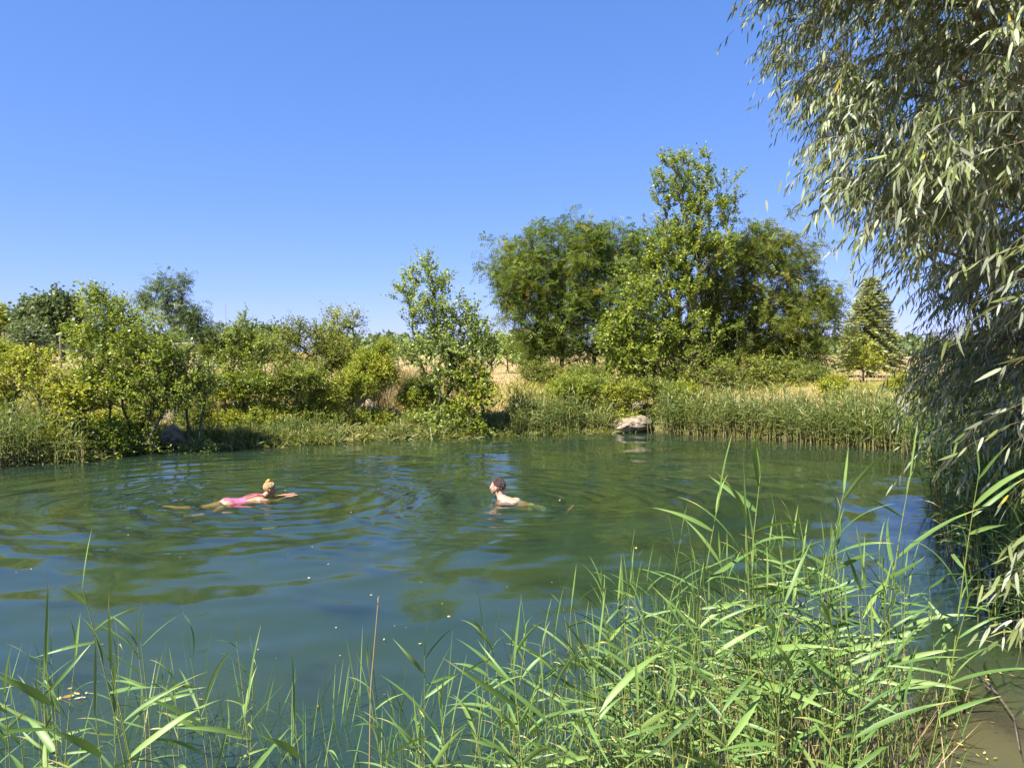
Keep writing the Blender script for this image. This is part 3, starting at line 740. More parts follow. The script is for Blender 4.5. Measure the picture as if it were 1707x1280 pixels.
def blades(name, label, P, mat, h, w_, r, lean=.35, per=1, cat='grass', clump=0.1, tint0=0, tint1=1, segs=3, droop=.25):
    n = len(P) * per; B = np.repeat(P, per, 0) + np.column_stack([r.normal(size=(n, 2)) * clump, np.zeros(n)])
    D = norm(r.normal(size=(n, 3)) * lean * [1, 1, .3] + [0, 0, 1])
    A = Acc(); hh = h * r.uniform(.5, 1.25, n)
    lances(A, B, D, r.normal(size=(n, 3)) * [1, 1, .1], hh, w_ * r.uniform(.7, 1.3, n), np.clip(r.uniform(tint0, tint1, n), 0, 1), droop, segs)
    o = link(name, A.mesh(name), M[mat]); tag(o, label, cat, kind='stuff'); return o


r = np.random.default_rng(60)
blades('bank_grass', 'green and straw-coloured grass along the far waterline', scatter_bank(11000, (-120, 1060), (-.35, 1.5), r), 'reed_far', .46, .030, r, .5, 4, droop=.45)
for nm_, lb_, a_, b_, mt_ in (('bank_weeds', 'yellowish tufts on the far waterline', 1200, .34, 'grass'), ('bank_sedge', 'tall sedge tufts on the far waterline', 500, .62, 'reed_far')):
    blades(nm_, lb_, scatter_bank(a_, (-120, 1080), (-.3, 1.3), r), mt_, b_, .022, r, .5, 9, clump=.09, droop=.35)
blades('slope_grass', 'mixed green weeds on the far slope', scatter_bank(5000, (-120, 1100), (1.2, 5), r), 'grass', .35, .02, r, .45, 3)
blades('dry_grass', 'tall dry straw grass behind the bushes', scatter_bank(2500, (600, 760), (2.2, 7), r), 'dry', .75, .012, r, .22, 2)
P = scatter_bank(2500, (850, 1700), (3.5, 9), r)
blades('meadow_grass', 'dry meadow grass behind the reed bed', P, 'grass', .28, .014, r, .4, 3, tint0=.4)
n = 9000; Yd = rng.uniform(24, 60, n); px = rng.uniform(-150, 1850, n); x = (px - CX) / F * Yd
blades('straw_field', 'short pale straw on the far meadow', np.column_stack([x, Yd, ground_z(x, Yd)]), 'dry', .3, .02, r, .4, 2)


def reed_bed(name, label, P, H0, r, per_leaf=6, cat='reeds', stem_w=.009, leaf=(.34, .022), mat='reed_far', bias=(-.3, 0, 0)):
    n = len(P); A = Acc(); S = Acc()
    patch = .95 + .10 * np.sin(P[:, 0] * 1.7 + 2 * np.sin(P[:, 1] * .9)) + .07 * np.sin(P[:, 0] * 4.3 + 1)
    Hh = H0 * r.uniform(.55, 1.15, n) * patch + (r.random(n) < .05) * .3
    D = norm(r.normal(size=(n, 3)) * .11 * [1, 1, 0] + [0, 0, 1]); top = P + D * Hh[:, None]; mid = P + D * Hh[:, None] * .5
    stt = r.random(n)
    dry = r.uniform(.55, 1, n)
    for a_, b_, w0, w1 in ((P, mid, 1, .8), (mid, top, .8, .3)):
        V = len(a_); tubes(S, a_, b_, np.full(V, stem_w * w0), np.full(V, stem_w * w1), 3)
    S.T = [np.concatenate([np.repeat(np.clip(dry, 0, 1), 6), np.repeat(np.clip(dry - .5, 0, 1), 6)])]
    q_ = n * per_leaf; rep = lambda a: np.repeat(a, per_leaf, 0)
    tt = np.tile(np.linspace(.35, 1, per_leaf), n) + r.normal(size=q_) * .04
    lp = rep(P) + rep(D) * (rep(Hh) * tt)[:, None]
    a = r.uniform(0, 2 * math.pi, q_); out_ = np.stack([np.cos(a), np.sin(a), 0 * a], 1) + np.array(bias)
    upv = np.where(tt > .93, 2.0, .75)[:, None]
    ld = norm(out_ + np.array([0, 0, 1]) * upv)
    lances(A, lp, ld, np.array([0, 0, 1.]) + r.normal(size=(q_, 3)) * .3, leaf[0] * r.uniform(.6, 1.2, q_), leaf[1] * r.uniform(.7, 1.2, q_), np.clip(rep(stt) * .35 + r.random(q_) * .5 + rep(.15 * np.sin(P[:, 0] * 2.3 + P[:, 1])) + rep((r.random(n) < .08) * .5), 0, 1), .45)
    root = empty(name, (0, 0, 0), label, cat); root['kind'] = 'stuff'
    tag(link('reed_stems', S.mesh('reed_stems'), M['reed_stem'], root), kind='stuff'); tag(link('reed_leaves', A.mesh('reed_leaves'), M[mat], root), kind='stuff')
    return root


r = np.random.default_rng(61)
reed_bed('reed_bed', 'dense reed bed along the right part of the far bank', scatter_bank(2600, (1075, 1600), (-.35, 1.7), r), .95, r)
reed_bed('reed_bed', 'sparser reeds below the dark acacia on the far bank', scatter_bank(900, (850, 1090), (-.3, 1.4), r), .8, r)
reed_bed('reed_bed', 'leaning reeds at the left edge of the far bank', scatter_bank(650, (-160, 140), (-.6, 1.3), r), 1.1, r, bias=(.3, -.2, 0))
reed_bed('reed_bed', 'short reeds in the shallows before the left bushes', scatter_bank(900, (120, 1000), (-.35, .6), r), .5, r, leaf=(.24, .016))

# shaded reeds on the right bank below the willow
def right_bank(n, r, off):
    y = r.uniform(5.2, 17, n * 4); x = r.uniform(3, 14, n * 4); d = pond_sd(x, y)
    k = (d > off[0]) & (d < off[1]) & (x > 2.9 + .42 * (y - 5.2)); return np.column_stack([x[k], y[k], np.maximum(ground_z(x[k], y[k]), -.2)])[:n]


reed_bed('reed_bed', 'dark shaded reeds on the right bank under the willow', right_bank(1500, r, (-1.0, 2.2)), 1.45, r, 8, leaf=(.38, .02), mat='reed', bias=(-.5, 0, 0))


# ------------------------------------------------------------------ fence posts, roof, mast
def post(px, py_top, Yd, label):
    x = (px - CX) / F * Yd; z0 = gz(x, Yd) - .1; z1 = at(px, py_top, Yd)[2]
    A = Acc(); zs = np.linspace(z0, z1, 5); P = np.stack([np.full(5, 0), np.zeros(5), zs - z0], 1)
    tubes(A, P[:-1], P[1:], np.full(4, .065), np.full(4, .06), 8)
    A.add(np.array([[.06 * math.cos(a), .06 * math.sin(a), z1 - z0] for a in np.arange(8) * math.pi / 4]), [np.arange(8)[None]], np.full(8, .5))
    root = link('fence_post', A.mesh('fence_post', True), M['post']); root.location = (x, Yd, z0); tag(root, label, 'fence post', 'wooden fence posts on the meadow')
    return np.array([x, Yd, z1])


tops = [post(-85, 553, 42, 'wooden fence post on the dry meadow'), post(8, 553, 42, 'wooden fence post at the left edge before the silvery far tree'), post(102, 557, 42, 'wooden fence post left of the largest left bush'),
        post(663, 573, 42, 'wooden fence post behind straw grass left of the young poplar'), post(385, 562, 42, 'wooden fence post behind the left bushes'),
        post(200, 558, 42, 'wooden fence post hidden behind the largest left bush'), post(290, 560, 42, 'wooden fence post hidden behind the feathery sapling')]
tp_ = np.array(sorted([t_.tolist() for t_ in tops[:3] + tops[5:] + [tops[4]]])); A = Acc()
for dz in (.08, .4, .75):
    tubes(A, tp_[:-1] - [0, .06, dz], tp_[1:] - [0, .06, dz], np.full(len(tp_) - 1, .004), np.full(len(tp_) - 1, .004), 3)
tag(link('fence_wire', A.mesh('fence_wire'), M['wire']), 'thin wires strung between the wooden posts on the meadow', 'wire')

c = at(320, 578, 30)
root = empty('shelter', (c[0], 30, gz(c[0], 30)), 'small pale sheet-metal roof glimpsed behind the left bushes', 'shelter')
zt = c[2] - root.location.z
bm = bmesh.new(); bmesh.ops.create_cube(bm, size=1)
for v in bm.verts: v.co = Vector((v.co.x * 1.1, v.co.y * 1.0, v.co.z * .04 + zt + v.co.y * -.3 + v.co.x * .05))
me = bpy.data.meshes.new('roof'); bm.to_mesh(me); bm.free(); link('roof', me, M['metal'], root)
A = Acc()
for sx in (-.48, .48):
    for sy in (-.4, .4):
        A = Acc(); tubes(A, np.array([[sx, sy, 0.]]), np.array([[sx, sy, zt - .02 - sy * .3]]), np.array([.035]), np.array([.035]), 6); link('leg', A.mesh('leg'), M['post'], root)
c = at(376, 505, 130); z0 = gz(c[0], 130)
root = empty('mast', (c[0], 130, z0), 'thin distant mast above the left bushes', 'mast')
A = Acc(); hm = c[2] - z0; zz = np.linspace(0, hm, 6); P = np.stack([zz * 0, zz * 0, zz], 1); tubes(A, P[:-1], P[1:], np.linspace(.10, .05, 5), np.linspace(.09, .03, 5), 6); link('pole', A.mesh('pole'), M['wire'], root)
A = Acc(); tubes(A, np.array([[-.35, 0, hm * .93]]), np.array([[.35, 0, hm * .93]]), np.array([.03]), np.array([.03]), 4); link('crossbar', A.mesh('crossbar'), M['wire'], root)


# ------------------------------------------------------------------ willow hanging over the right side
OUT = np.array([(-400, 1290), (-60, 1262), (0, 1268), (60, 1262), (95, 1250), (130, 1300), (180, 1300), (225, 1285), (262, 1275), (300, 1345), (340, 1385), (380, 1425), (420, 1460), (455, 1500),
                (480, 1530), (520, 1510), (600, 1484), (660, 1500), (700, 1535), (740, 1585), (770, 1640), (800, 1705), (900, 1800)], float)


def willow_left(py): return np.interp(py, OUT[:, 0], OUT[:, 1])


r = np.random.default_rng(70)
TR = np.array([6.1, 6.6, gz(6.1, 6.6) - .05])
root = empty('willow_tree', TR, 'large weeping willow with silvery narrow leaves filling the right side', 'tree')
# ends of the hanging shoots: a deep crown, trimmed to its outline over the water
pts = []; nc = 0
while nc < 350:
    n = 900; d = r.uniform(4.0, 11.5, n); z = r.uniform(.8, 8.2, n); x = r.uniform(.5, 10, n)
    P = np.stack([x, d, z], 1); px, py = project(P)
    dmin = np.interp(py, [280, 470], [4.0, 6.2])
    lim = willow_left(py) + np.interp(py, [0, 350, 500], [.38, .42, .50]) * F / d
    k = (px > lim) & (px < 2150) & (d > dmin) & (r.random(n) < np.exp(-(d - 4.1) / 12))
    C_ = P[k][:350 - nc]; nc += len(C_)
    ax = norm(r.normal(size=C_.shape) * [1, 1, .35])
    for c_, a_ in zip(C_, ax):                              # each cluster is one spray of shoots
        m_ = 17; u_ = r.normal(size=(m_, 1)) * .42
        q_ = c_ + a_ * u_ + r.normal(size=(m_, 3)) * [.15, .15, .13]
        qx, qy = project(q_); pts.append(q_[qx > willow_left(qy) + .24 * F / q_[:, 1]])
n = 260; q_ = np.stack([r.uniform(2.2, 4.6, n), r.uniform(2.1, 4.4, n), r.uniform(4.4, 6.2, n)], 1); pts.append(q_[project(q_)[1] < -300])   # limbs overhead
pts = np.concatenate(pts) - TR
limb = Acc(); trunkA = Acc()
tr_ = [np.array([0, 0, 0.]), np.array([-.15, -.1, 1.0]), np.array([-.45, -.2, 2.2]), np.array([-.9, -.3, 3.4]), np.array([-1.2, -.2, 4.6])]
for p0 in ([-2.3, -1.4, 5.0], [-3.2, -1.9, 5.4], [-1.0, 1.8, 5.3], [-.8, 3.4, 5.4], [.6, -1.6, 5.0], [1.2, .8, 5.6]): pass
seedp = np.array([[-2.3, -1.2, 3.6], [-3.0, -1.2, 3.2], [-1.0, 1.8, 3.9], [-.8, 3.4, 3.8], [.6, -1.6, 4.2], [1.2, .8, 4.6], [-2.2, .4, 4.0], [-1.6, -2.0, 3.3]])
N, par, ends = grow(tr_, np.concatenate([seedp, pts]), r, step=.4, pen=.30, arch=.16)
rad = branch_mesh(N, par, ends, .0032, .17)
j = np.arange(1, len(N)); th = rad[j] > .02
jj = j[th]; tubes(trunkA, N[par[jj]], N[jj], np.minimum(rad[par[jj]], rad[jj] * 1.2), rad[jj], 7)
jj = j[~th]; tubes(limb, N[par[jj]], N[jj], np.minimum(rad[par[jj]], rad[jj] * 1.2), rad[jj], 4)
link('trunk', trunkA.mesh('trunk', True), M['bark'], root)


def shoots(P, D, L, m, r, leafL=.106, leafW=.0165, hang=.5):
    """thin hanging shoots with narrow leaves on both sides -> leaf frames"""
    n = len(P); g = np.array([0, 0, -1.0]); D = norm(D)
    ks = np.linspace(0, 1, 5)
    cv = lambda t_: P[:, None] + D[:, None] * (L[:, None] * t_)[..., None] + g * (L[:, None] * hang * t_ ** 2)[..., None]
    C_ = cv(np.tile(ks, (n, 1)))
    for a in range(4): tubes(limb, C_[:, a], C_[:, a + 1], np.full(n, .0026 - .0005 * a), np.full(n, .0021 - .0005 * a), 3, .5)
    tt = np.tile(np.linspace(.06, 1, m), (n, 1)) + r.normal(size=(n, m)) * .015
    lp = cv(tt).reshape(-1, 3); tang = norm(D[:, None] + g * (2 * hang * tt)[..., None]).reshape(-1, 3)
    q_ = n * m
    side = norm(np.cross(tang, r.normal(size=(q_, 3)) + [0, 0, 1.3])) * np.where(np.arange(q_) % 2 == 0, 1, -1)[:, None]
    ld = norm(tang * .55 + side * .45 + g * .65 + r.normal(size=(q_, 3)) * .20)
    ln = norm(r.normal(size=(q_, 3)))
    sc = r.uniform(.65, 1.2, q_)
    tint = np.clip(np.repeat(r.random(n), m) * .4 + r.random(q_) * .5 + (r.random(q_) < .012) * .6, 0, 1)
    return lp, ld, ln, leafL * sc, leafW * r.uniform(.8, 1.25, q_), tint


e = np.repeat(ends, 2); nE = len(e)
b_ = N[e]; a_ = N[par[e]]
outw = norm((b_ - np.array([-.8, 0, 3.0])) * [1, 1, .2])
Dr = norm(outw * .75 + norm(b_ - a_) * .35 + r.normal(size=(nE, 3)) * .38 + np.array([0, 0, -.10]))
Ls = r.uniform(.22, .68, nE)
fr1 = shoots(a_ + (b_ - a_) * r.random((nE, 1)), Dr, Ls, 16, r)
# long nearer sprigs that reach in from the right edge
sp = [((2.55, 3.15, 2.72), (-1, .1, .25), .62), ((2.45, 3.2, 2.62), (-1, .0, .0), .55), ((2.62, 3.1, 2.38), (-1, .1, .05), .6), ((2.6, 3.0, 2.3), (-1, 0, -.3), .5), ((2.6, 3.3, 2.05), (-1, .2, -.05), .6),
      ((2.55, 3.0, 1.82), (-1, .15, -.15), .5), ((2.42, 3.1, 1.62), (-.8, .1, -.1), .34), ((2.5, 3.2, 1.35), (-.9, .1, .0), .36), ((2.45, 3.0, 1.42), (-.7, 0, -.3), .34), ((2.52, 3.25, 1.12), (-1, .1, .05), .40),
      ((2.45, 3.1, 1.08), (-.6, 0, -.4), .3), ((2.75, 3.3, 2.9), (-1, .1, .1), .6), ((2.7, 3.2, 3.1), (-1, .1, .2), .6), ((2.3, 3.4, 3.35), (-1, .1, .1), .6), ((2.7, 3.4, 1.9), (-1, 0, -.2), .5)]
sp_r = []
for p0, d0, l0 in sp:
    for q_ in range(2): sp_r.append((np.array(p0) + r.normal(size=3) * .05 - TR, norm(np.array(d0) + r.normal(size=3) * .15), l0 * r.uniform(.8, 1.1)))
hub = np.array([3.7, 3.6, 3.2]) - TR
for p0, d0, l0 in sp_r:
    w0 = np.array([p0 + (np.array([p0[0] + .9, p0[1] + .1, p0[2] + .35]) - p0) * u - np.array([0, 0, .05 * u * (1 - u)]) for u in np.linspace(0, 1, 4)])
    tubes(limb, w0[:-1], w0[1:], np.array([.0035, .005, .007]), np.array([.005, .007, .010]), 4)
    tubes(limb, w0[-1:], hub[None], np.array([.010]), np.array([.02]), 5)
tubes(trunkA, hub[None], np.array([[-.9, -.3, 3.4]]), np.array([.03]), np.array([.06]), 6)
fr2 = shoots(np.array([q_[0] for q_ in sp_r]), np.array([q_[1] for q_ in sp_r]), np.array([q_[2] for q_ in sp_r]), 15, r, .098, .015, .45)
# the high crown above the camera's view: it shades the lower curtain and the right bank
n = 1500; q_ = np.stack([r.uniform(-.2, 6.2, n), r.uniform(2.8, 9.2, n), r.uniform(6.2, 9.0, n)], 1)
q_ = q_[(project(q_)[1] < -330) & (np.hypot((q_[:, 0] - 3.9) / 2.8, (q_[:, 1] - 6.5) / 3.4) < 1)][:820] - TR
N2, par2, ends2 = grow([np.array([-.9, -.3, 3.4]), np.array([-1.2, -.2, 4.6]), np.array([-1.6, 0, 6.0])], q_, r, step=.6, pen=.3, arch=.1)
rad2 = branch_mesh(N2, par2, ends2, .006, .09); j = np.arange(1, len(N2)); tubes(limb, N2[par2[j]], N2[j], rad2[j] * 1.05, rad2[j], 4)
P2, D2, L2_, _e = twigs(r, N2, par2, ends2, 4, .7, .8, -.3); m_ = 12
HC = Acc(); rp = lambda a: np.repeat(a, m_, 0); t2 = np.tile(np.linspace(.1, 1, m_), len(P2))[:, None]
g_ = np.array([0, 0, -1.]); lp = rp(P2) + rp(D2) * rp(L2_)[:, None] * t2 + g_ * (rp(L2_)[:, None] * .3 * t2 * t2); nq = len(lp)
kites(HC, lp, rp(D2) * .6 + g_ * .6 + r.normal(size=(nq, 3)) * .35, r.normal(size=(nq, 3)), r.uniform(.12, .2, nq), r.uniform(.024, .038, nq), r.random(nq) * .9)
tag(link('upper_crown', HC.mesh('upper_crown'), M['willow'], root), kind='stuff')
tag(link('branches', limb.mesh('branches'), M['twig'], root), kind='stuff')
LF = [np.concatenate([a, b_]) for a, b_ in zip(fr1, fr2)]
world = LF[0] + TR; px, py = project(world); dist = np.linalg.norm(world - [0, 0, CAMZ], axis=1)
vis = (px > -20) & (px < 1730) & (py > -20) & (py < 1300)
near = np.argsort(np.where(vis, dist, 1e9))[:300]
rest = np.setdiff1d(np.arange(len(dist)), near)
# the nearest 300 leaves are parts of their own, sharing six meshes
protos = []
for k in range(6):
    A = Acc(); lances(A, np.zeros((1, 3)), np.array([[1., 0, 0]]), np.array([[0, 0, 1.]]), np.array([1.]), np.array([.15]), np.array([[.1, .3, .45, .6, .8, .99][k]]), .12, 5)
    me = A.mesh('leaf'); me.materials.append(M['willow']); protos.append(me)
for k in near:
    o = bpy.data.objects.new('leaf', protos[min(5, int(LF[5][k] * 6))]); COL.objects.link(o); o.parent = root
    D = LF[1][k]; Nn = LF[2][k]; S = norm(np.cross(D, Nn)); Nn = np.cross(S, D)
    o.matrix_local = Matrix(((D[0], -S[0], Nn[0], LF[0][k][0]), (D[1], -S[1], Nn[1], LF[0][k][1]), (D[2], -S[2], Nn[2], LF[0][k][2]), (0, 0, 0, 1))) @ Matrix.Diagonal((LF[3][k],) * 3 + (1,))
A = Acc(); lances(A, *[a[rest] for a in LF], .15)
tag(link('crown', A.mesh('crown'), M['willow'], root), kind='stuff')

# ------------------------------------------------------------------ reeds standing in the near water, each one a thing
def blade_mesh(k, L, W, lift, droop, tw, tint):
    """one reed leaf along +X: rises, arches over and tapers to a long tip"""
    rr = random.Random(k); n = 9; V = []; Fq = []
    p_ = Vector((0, 0, 0)); ang = lift; yaw = 0
    prof = [.35, .75, .95, 1, .95, .82, .62, .38, .16]
    for i_ in range(n):
        c_ = Vector((math.cos(ang) * math.cos(yaw), math.sin(yaw), math.sin(ang) * math.cos(yaw)))
        roll = tw * i_ / n
        up_ = Vector((-math.sin(ang), 0, math.cos(ang))); sd_ = Vector((0, 1, 0))
        s_ = sd_ * math.cos(roll) + up_ * math.sin(roll); nn = up_ * math.cos(roll) - sd_ * math.sin(roll)
        w_ = W * .5 * prof[i_]
        V += [p_ + s_ * w_ + nn * w_ * .28, p_.copy(), p_ - s_ * w_ + nn * w_ * .28]
        p_ = p_ + c_ * (L / n); ang -= droop / n * (.4 + 1.4 * i_ / n); yaw += rr.uniform(-.05, .05)
    V.append(p_)
    for i_ in range(n - 1):
        a = 3 * i_; Fq += [(a, a + 3, a + 4, a + 1), (a + 1, a + 4, a + 5, a + 2)]
    T3 = [(3 * n - 3, 3 * n, 3 * n - 2), (3 * n - 2, 3 * n, 3 * n - 1)]
    me = mesh_np('leaf', np.array([tuple(v) for v in V]), [np.array(Fq), np.array(T3)], np.where(np.arange(len(V)) > len(V) - 7, .93 if k % 3 == 0 else tint, tint) + (np.arange(len(V)) % 3 == 1) * .06 * (tint < .8), True)
    me.materials.append(M['reed']); return me


rr = random.Random(21)
BL = [blade_mesh(k, rr.uniform(.26, .50), rr.uniform(.016, .032), rr.uniform(.15, .85), rr.uniform(.2, 1.3), rr.uniform(-.9, .9), min(.86, rr.random())) for k in range(18)]
BL_dry = [blade_mesh(40 + k, rr.uniform(.2, .32), .012, .2, 2.2, 1.5, .97) for k in range(3)]
SPEAR = [blade_mesh(50 + k, rr.uniform(.2, .36), rr.uniform(.008, .014), 1.45, rr.uniform(-.1, .35), .6, rr.uniform(.4, .8)) for k in range(5)]


def make_reed(H0, nleaf, lean, seed, tint, side=1, dry=0):
    rr = random.Random(seed); root = bpy.data.objects.new('reed', None); COL.objects.link(root); root.empty_display_size = .05
    A = Acc(); n = 9; pts = []; p_ = np.array([0, 0, -.25]); ang = rr.uniform(0, 6.28)
    bend = rr.uniform(.0, .22)
    for i_ in range(n + 1):
        pts.append(p_.copy()); t_ = i_ / n
        d = norm(np.array([-(lean + bend * t_), lean * .4 * math.sin(ang) + .1 * bend * t_, 1.0])); p_ = p_ + d * (H0 + .25) / n
    pts = np.array(pts); ra = np.linspace(.0042, .0016, n + 1) * (1 + .15 * (H0 - 1))
    tubes(A, pts[:-1], pts[1:], ra[:-1], ra[1:], 6); A.T[0] = np.repeat(np.clip(np.linspace(tint + .35, tint, n), 0, 1), 12)
    for i_ in range(2, n):                                    # swollen nodes
        tubes(A, pts[i_:i_ + 1] - [0, 0, .004], pts[i_:i_ + 1] + [0, 0, .004], ra[i_:i_ + 1] * 1.5, ra[i_:i_ + 1] * 1.5, 6, min(1, tint + .3))
    link('stem', A.mesh('stem', True), M['reed_stem'], root)
    for q_ in range(nleaf):
        t_ = .30 + .66 * q_ / max(1, nleaf - 1) + rr.uniform(-.02, .02); f_ = t_ * n; i_ = min(n - 1, int(f_)); pp = pts[i_] + (pts[i_ + 1] - pts[i_]) * (f_ - i_)
        old = t_ < .42 and rr.random() < .35 or rr.random() < dry
        me = rr.choice(BL_dry) if old else rr.choice(BL)
        o = bpy.data.objects.new('leaf', me); COL.objects.link(o); o.parent = root; o.location = pp
        az = (math.pi if rr.random() < .68 else 0) + rr.gauss(0, .55)
        s_ = rr.uniform(.8, 1.15) * (1.0 - .25 * abs(t_ - .65) / .35)
        o.rotation_euler = (rr.uniform(-1.1, 1.1), -rr.uniform(-.1, .35) - (.45 if t_ > .88 else 0), az); o.scale = (s_,) * 3
    o = bpy.data.objects.new('leaf', rr.choice(SPEAR)); COL.objects.link(o); o.parent = root; o.location = pts[-1] - [0, 0, .01]; o.rotation_euler = (0, 0, rr.uniform(0, 6.28))
    return root


PRO = [make_reed(rr.uniform(1.25, 1.6), rr.randint(9, 12), rr.uniform(-.02, .08), 500 + k, rr.uniform(.15, .55)) for k in range(16)]
PROS = [make_reed(rr.uniform(.8, 1.05), rr.randint(6, 9), rr.uniform(-.10, .12), 600 + k, rr.uniform(.3, .7), dry=.1) for k in range(10)]
G1 = 'reeds standing in the near water'
used = set(); nre = 0


def put_reed(proto, px, Yd, H, label, side=1):
    """H: height of the stem above the water"""
    global nre
    x = (px - CX) / F * Yd * 1.0; zb = min(0.0, gz(x, Yd)); zb = max(gz(x, Yd), -.25) if zb < 0 else gz(x, Yd)
    base_h = proto['h']; s_ = (H - min(0, 0)) / base_h
    if proto.name not in used: used.add(proto.name); r_ = proto; r_['label'] = label
    else: r_ = copy_thing(proto, (0, 0, 0), label=label)
    r_.location = (x, Yd, max(zb, 0) if zb > 0 else 0); r_.rotation_euler = (0, 0, rnd.gauss(0, .35) + (math.pi if rnd.random() < .18 else 0)); r_.scale = (s_,) * 3
    r_['category'] = 'reed'; r_['group'] = G1; nre += 1
    return r_


for p_ in PRO + PROS:
    p_['h'] = max(c.location.z for c in p_.children)
# reeds one can single out: x of the foot, depth, height of the tip above the water
solo = [(222, 3.3, 1.22, 'tall reed standing alone at the left with one broad upright leaf'),
        (1135, 3.75, 1.52, 'tall reed with two long pale leaves reaching left over the green water'),
        (1225, 4.0, 1.62, 'tall reed whose curved top rises highest in front of the far reed bed'),
        (1262, 3.6, 1.46, 'tall reed with a dark hooked leaf near its top'),
        (1590, 4.45, 1.55, 'rightmost tall reed, leaning left beside the muddy water'),
        (1480, 4.2, 1.56, 'tall reed with pale leaves before the shaded bank, left of the rightmost one'),
        (1340, 4.1, 1.52, 'tall reed with dark folded top leaf among the dense clump'),
        (828, 3.5, .98, 'slender reed rising from the left flank of the dense clump')]
for k, (px, Yd, H, lab) in enumerate(solo): put_reed(PRO[k], px, Yd, H, lab)


def reed_label(px, Yd, top, dense):
    size = 'tall' if top > 1.1 else 'middling' if top > (.9 if dense else .7) else 'short'
    row = 'front' if Yd < 3.4 else 'middle' if Yd < 4.0 else 'back'
    if dense:
        reg = ('on the left flank of the dense clump' if px < 950 else 'before the clump left shoulder' if px < 1080 else 'left of the clump centre' if px < 1180 else 'at the clump centre'
               if px < 1290 else 'right of the clump centre' if px < 1400 else 'near the muddy water' if px < 1500 else 'beside the rightmost tall reed')
    else:
        reg = ('at the left corner' if px < 100 else 'beside the lone tall left reed' if px < 260 else 'below the swimming woman' if px < 450 else 'left of the bare brown stalk'
               if px < 610 else 'right of the bare brown stalk' if px < 760 else 'just left of the dense clump')
    return '%s %s-row reed %s' % (size, row, reg)


rr = random.Random(5)
k = 0
while k < 200:                                                    # dense clump
    px = rr.gauss(1230, 210)
    if not 840 < px < 1600: continue
    Yd = rr.uniform(3.1, 4.7) if px > 1000 else rr.uniform(2.9, 4.0)
    if px > 1560 and Yd < 4.2: continue
    top = np.interp(px, [840, 950, 1100, 1250, 1400, 1500, 1600], [.76, .84, .98, 1.08, 1.12, 1.18, 1.24]) * rr.uniform(.5, 1.12)
    put_reed(rr.choice(PRO if top > .95 else PROS + PRO[:4]), px, Yd, top, reed_label(px, Yd, top, 1)); k += 1
k = 0
while k < 46:                                                     # sparse fringe on the left
    px = rr.uniform(-60, 880); Yd = rr.uniform(2.75, 4.1)
    top = rr.uniform(.48, .80) * (1.08 if px < 380 else .85 if px < 700 else 1.1)
    put_reed(rr.choice(PROS), px, Yd, top, reed_label(px, Yd, top, 0)); k += 1
for px, Yd, H, lab in [(20, 2.35, 1.18, 'broad-leaved reed at the very corner, nearest the camera at lower left'), (95, 2.45, 1.22, 'broad-leaved near reed right of the corner one at lower left'), (180, 2.3, 1.12, 'low near reed whose wide leaves cross the lower left'),
                       (250, 2.5, 1.20, 'near reed with leaves fanning up below the floating leaf cluster'), (330, 2.4, 1.08, 'low near reed left of the bare brown stalk, at the bottom edge'), (520, 2.4, 1.05, 'near reed at the bottom edge left of the middle'),
                       (700, 2.4, 1.08, 'near reed at the bottom edge below the bare brown stalk'), (900, 2.5, 1.15, 'near reed at the bottom edge in front of the clump left flank'), (1010, 2.6, 1.2, 'near reed at the bottom edge in the middle of the picture'),
                       (1120, 2.5, 1.15, 'near reed at the bottom edge in front of the clump centre'), (1260, 2.6, 1.2, 'near reed at the bottom edge, second in front of the clump centre'), (1380, 2.7, 1.2, 'near reed at the bottom edge towards the muddy water')]:
    put_reed(rr.choice(PRO), px, Yd, H, lab)
for p_ in PRO + PROS:
    if p_.name not in used:
        for c_ in list(p_.children): bpy.data.objects.remove(c_)
        bpy.data.objects.remove(p_)
# thin young shoots and stubble between the stems: nobody could count them
r = np.random.default_rng(80); n = 1500
px = np.concatenate([r.normal(1250, 210, 1000), r.uniform(-60, 1500, 500)]); Yd = r.uniform(2.9, 4.9, n); x = (px - CX) / F * Yd
z = np.maximum(ground_z(x, Yd), -.12)
blades('young_shoots', 'thin yellow-green shoots and stubble between the near reeds', np.column_stack([x, Yd, z])[(px < 1620)], 'reed', .55, .007, r, .28, 1, 'reeds', .03, .3, .93, 5, .12)
n = 260; px = r.normal(1330, 170, n); Yd = r.uniform(3.2, 4.8, n); x = (px - CX) / F * Yd
blades('dead_stalks', 'pale broken stalks among the near reeds', np.column_stack([x, Yd, x * 0 - .1])[px < 1640], 'dry', .8, .006, r, .25, 1, 'reeds', .03, 0, 1, 5, .05)
A = Acc(); pp = np.array([at(630, 1008, 3.6) * [1, 1, 1], at(618, 1150, 3.6), [at(612, 1200, 3.6)[0], 3.6, -.2]]); tubes(A, pp[[2, 1]], pp[[1, 0]], np.array([.005, .004]), np.array([.004, .0025]), 6)
A.add(np.array([pp[0], pp[0] + [.006, 0, .05], pp[0] + [-.004, 0, .03]]), [np.array([[0, 1, 2]])], np.full(3, .5))
tag(link('dry_stalk', A.mesh('dry_stalk', True), M['dry']), 'single bare brown stalk sticking up from the water in the lower middle', 'stalk')
A = Acc(); pp = np.array([onz(1640, 1130, .02), onz(1665, 1160, .05), onz(1690, 1195, .06), onz(1700, 1250, .03)]); tubes(A, pp[:-1], pp[1:], np.array([.008, .007, .006]), np.array([.007, .006, .004]), 6)
tubes(A, pp[1:2], pp[1:2] + [[-.12, .05, .1]], np.array([.005]), np.array([.003]), 5)
tag(link('twig', A.mesh('twig', True), M['bark']), 'dark crooked twig lying in the muddy water at the lower right', 'twig')

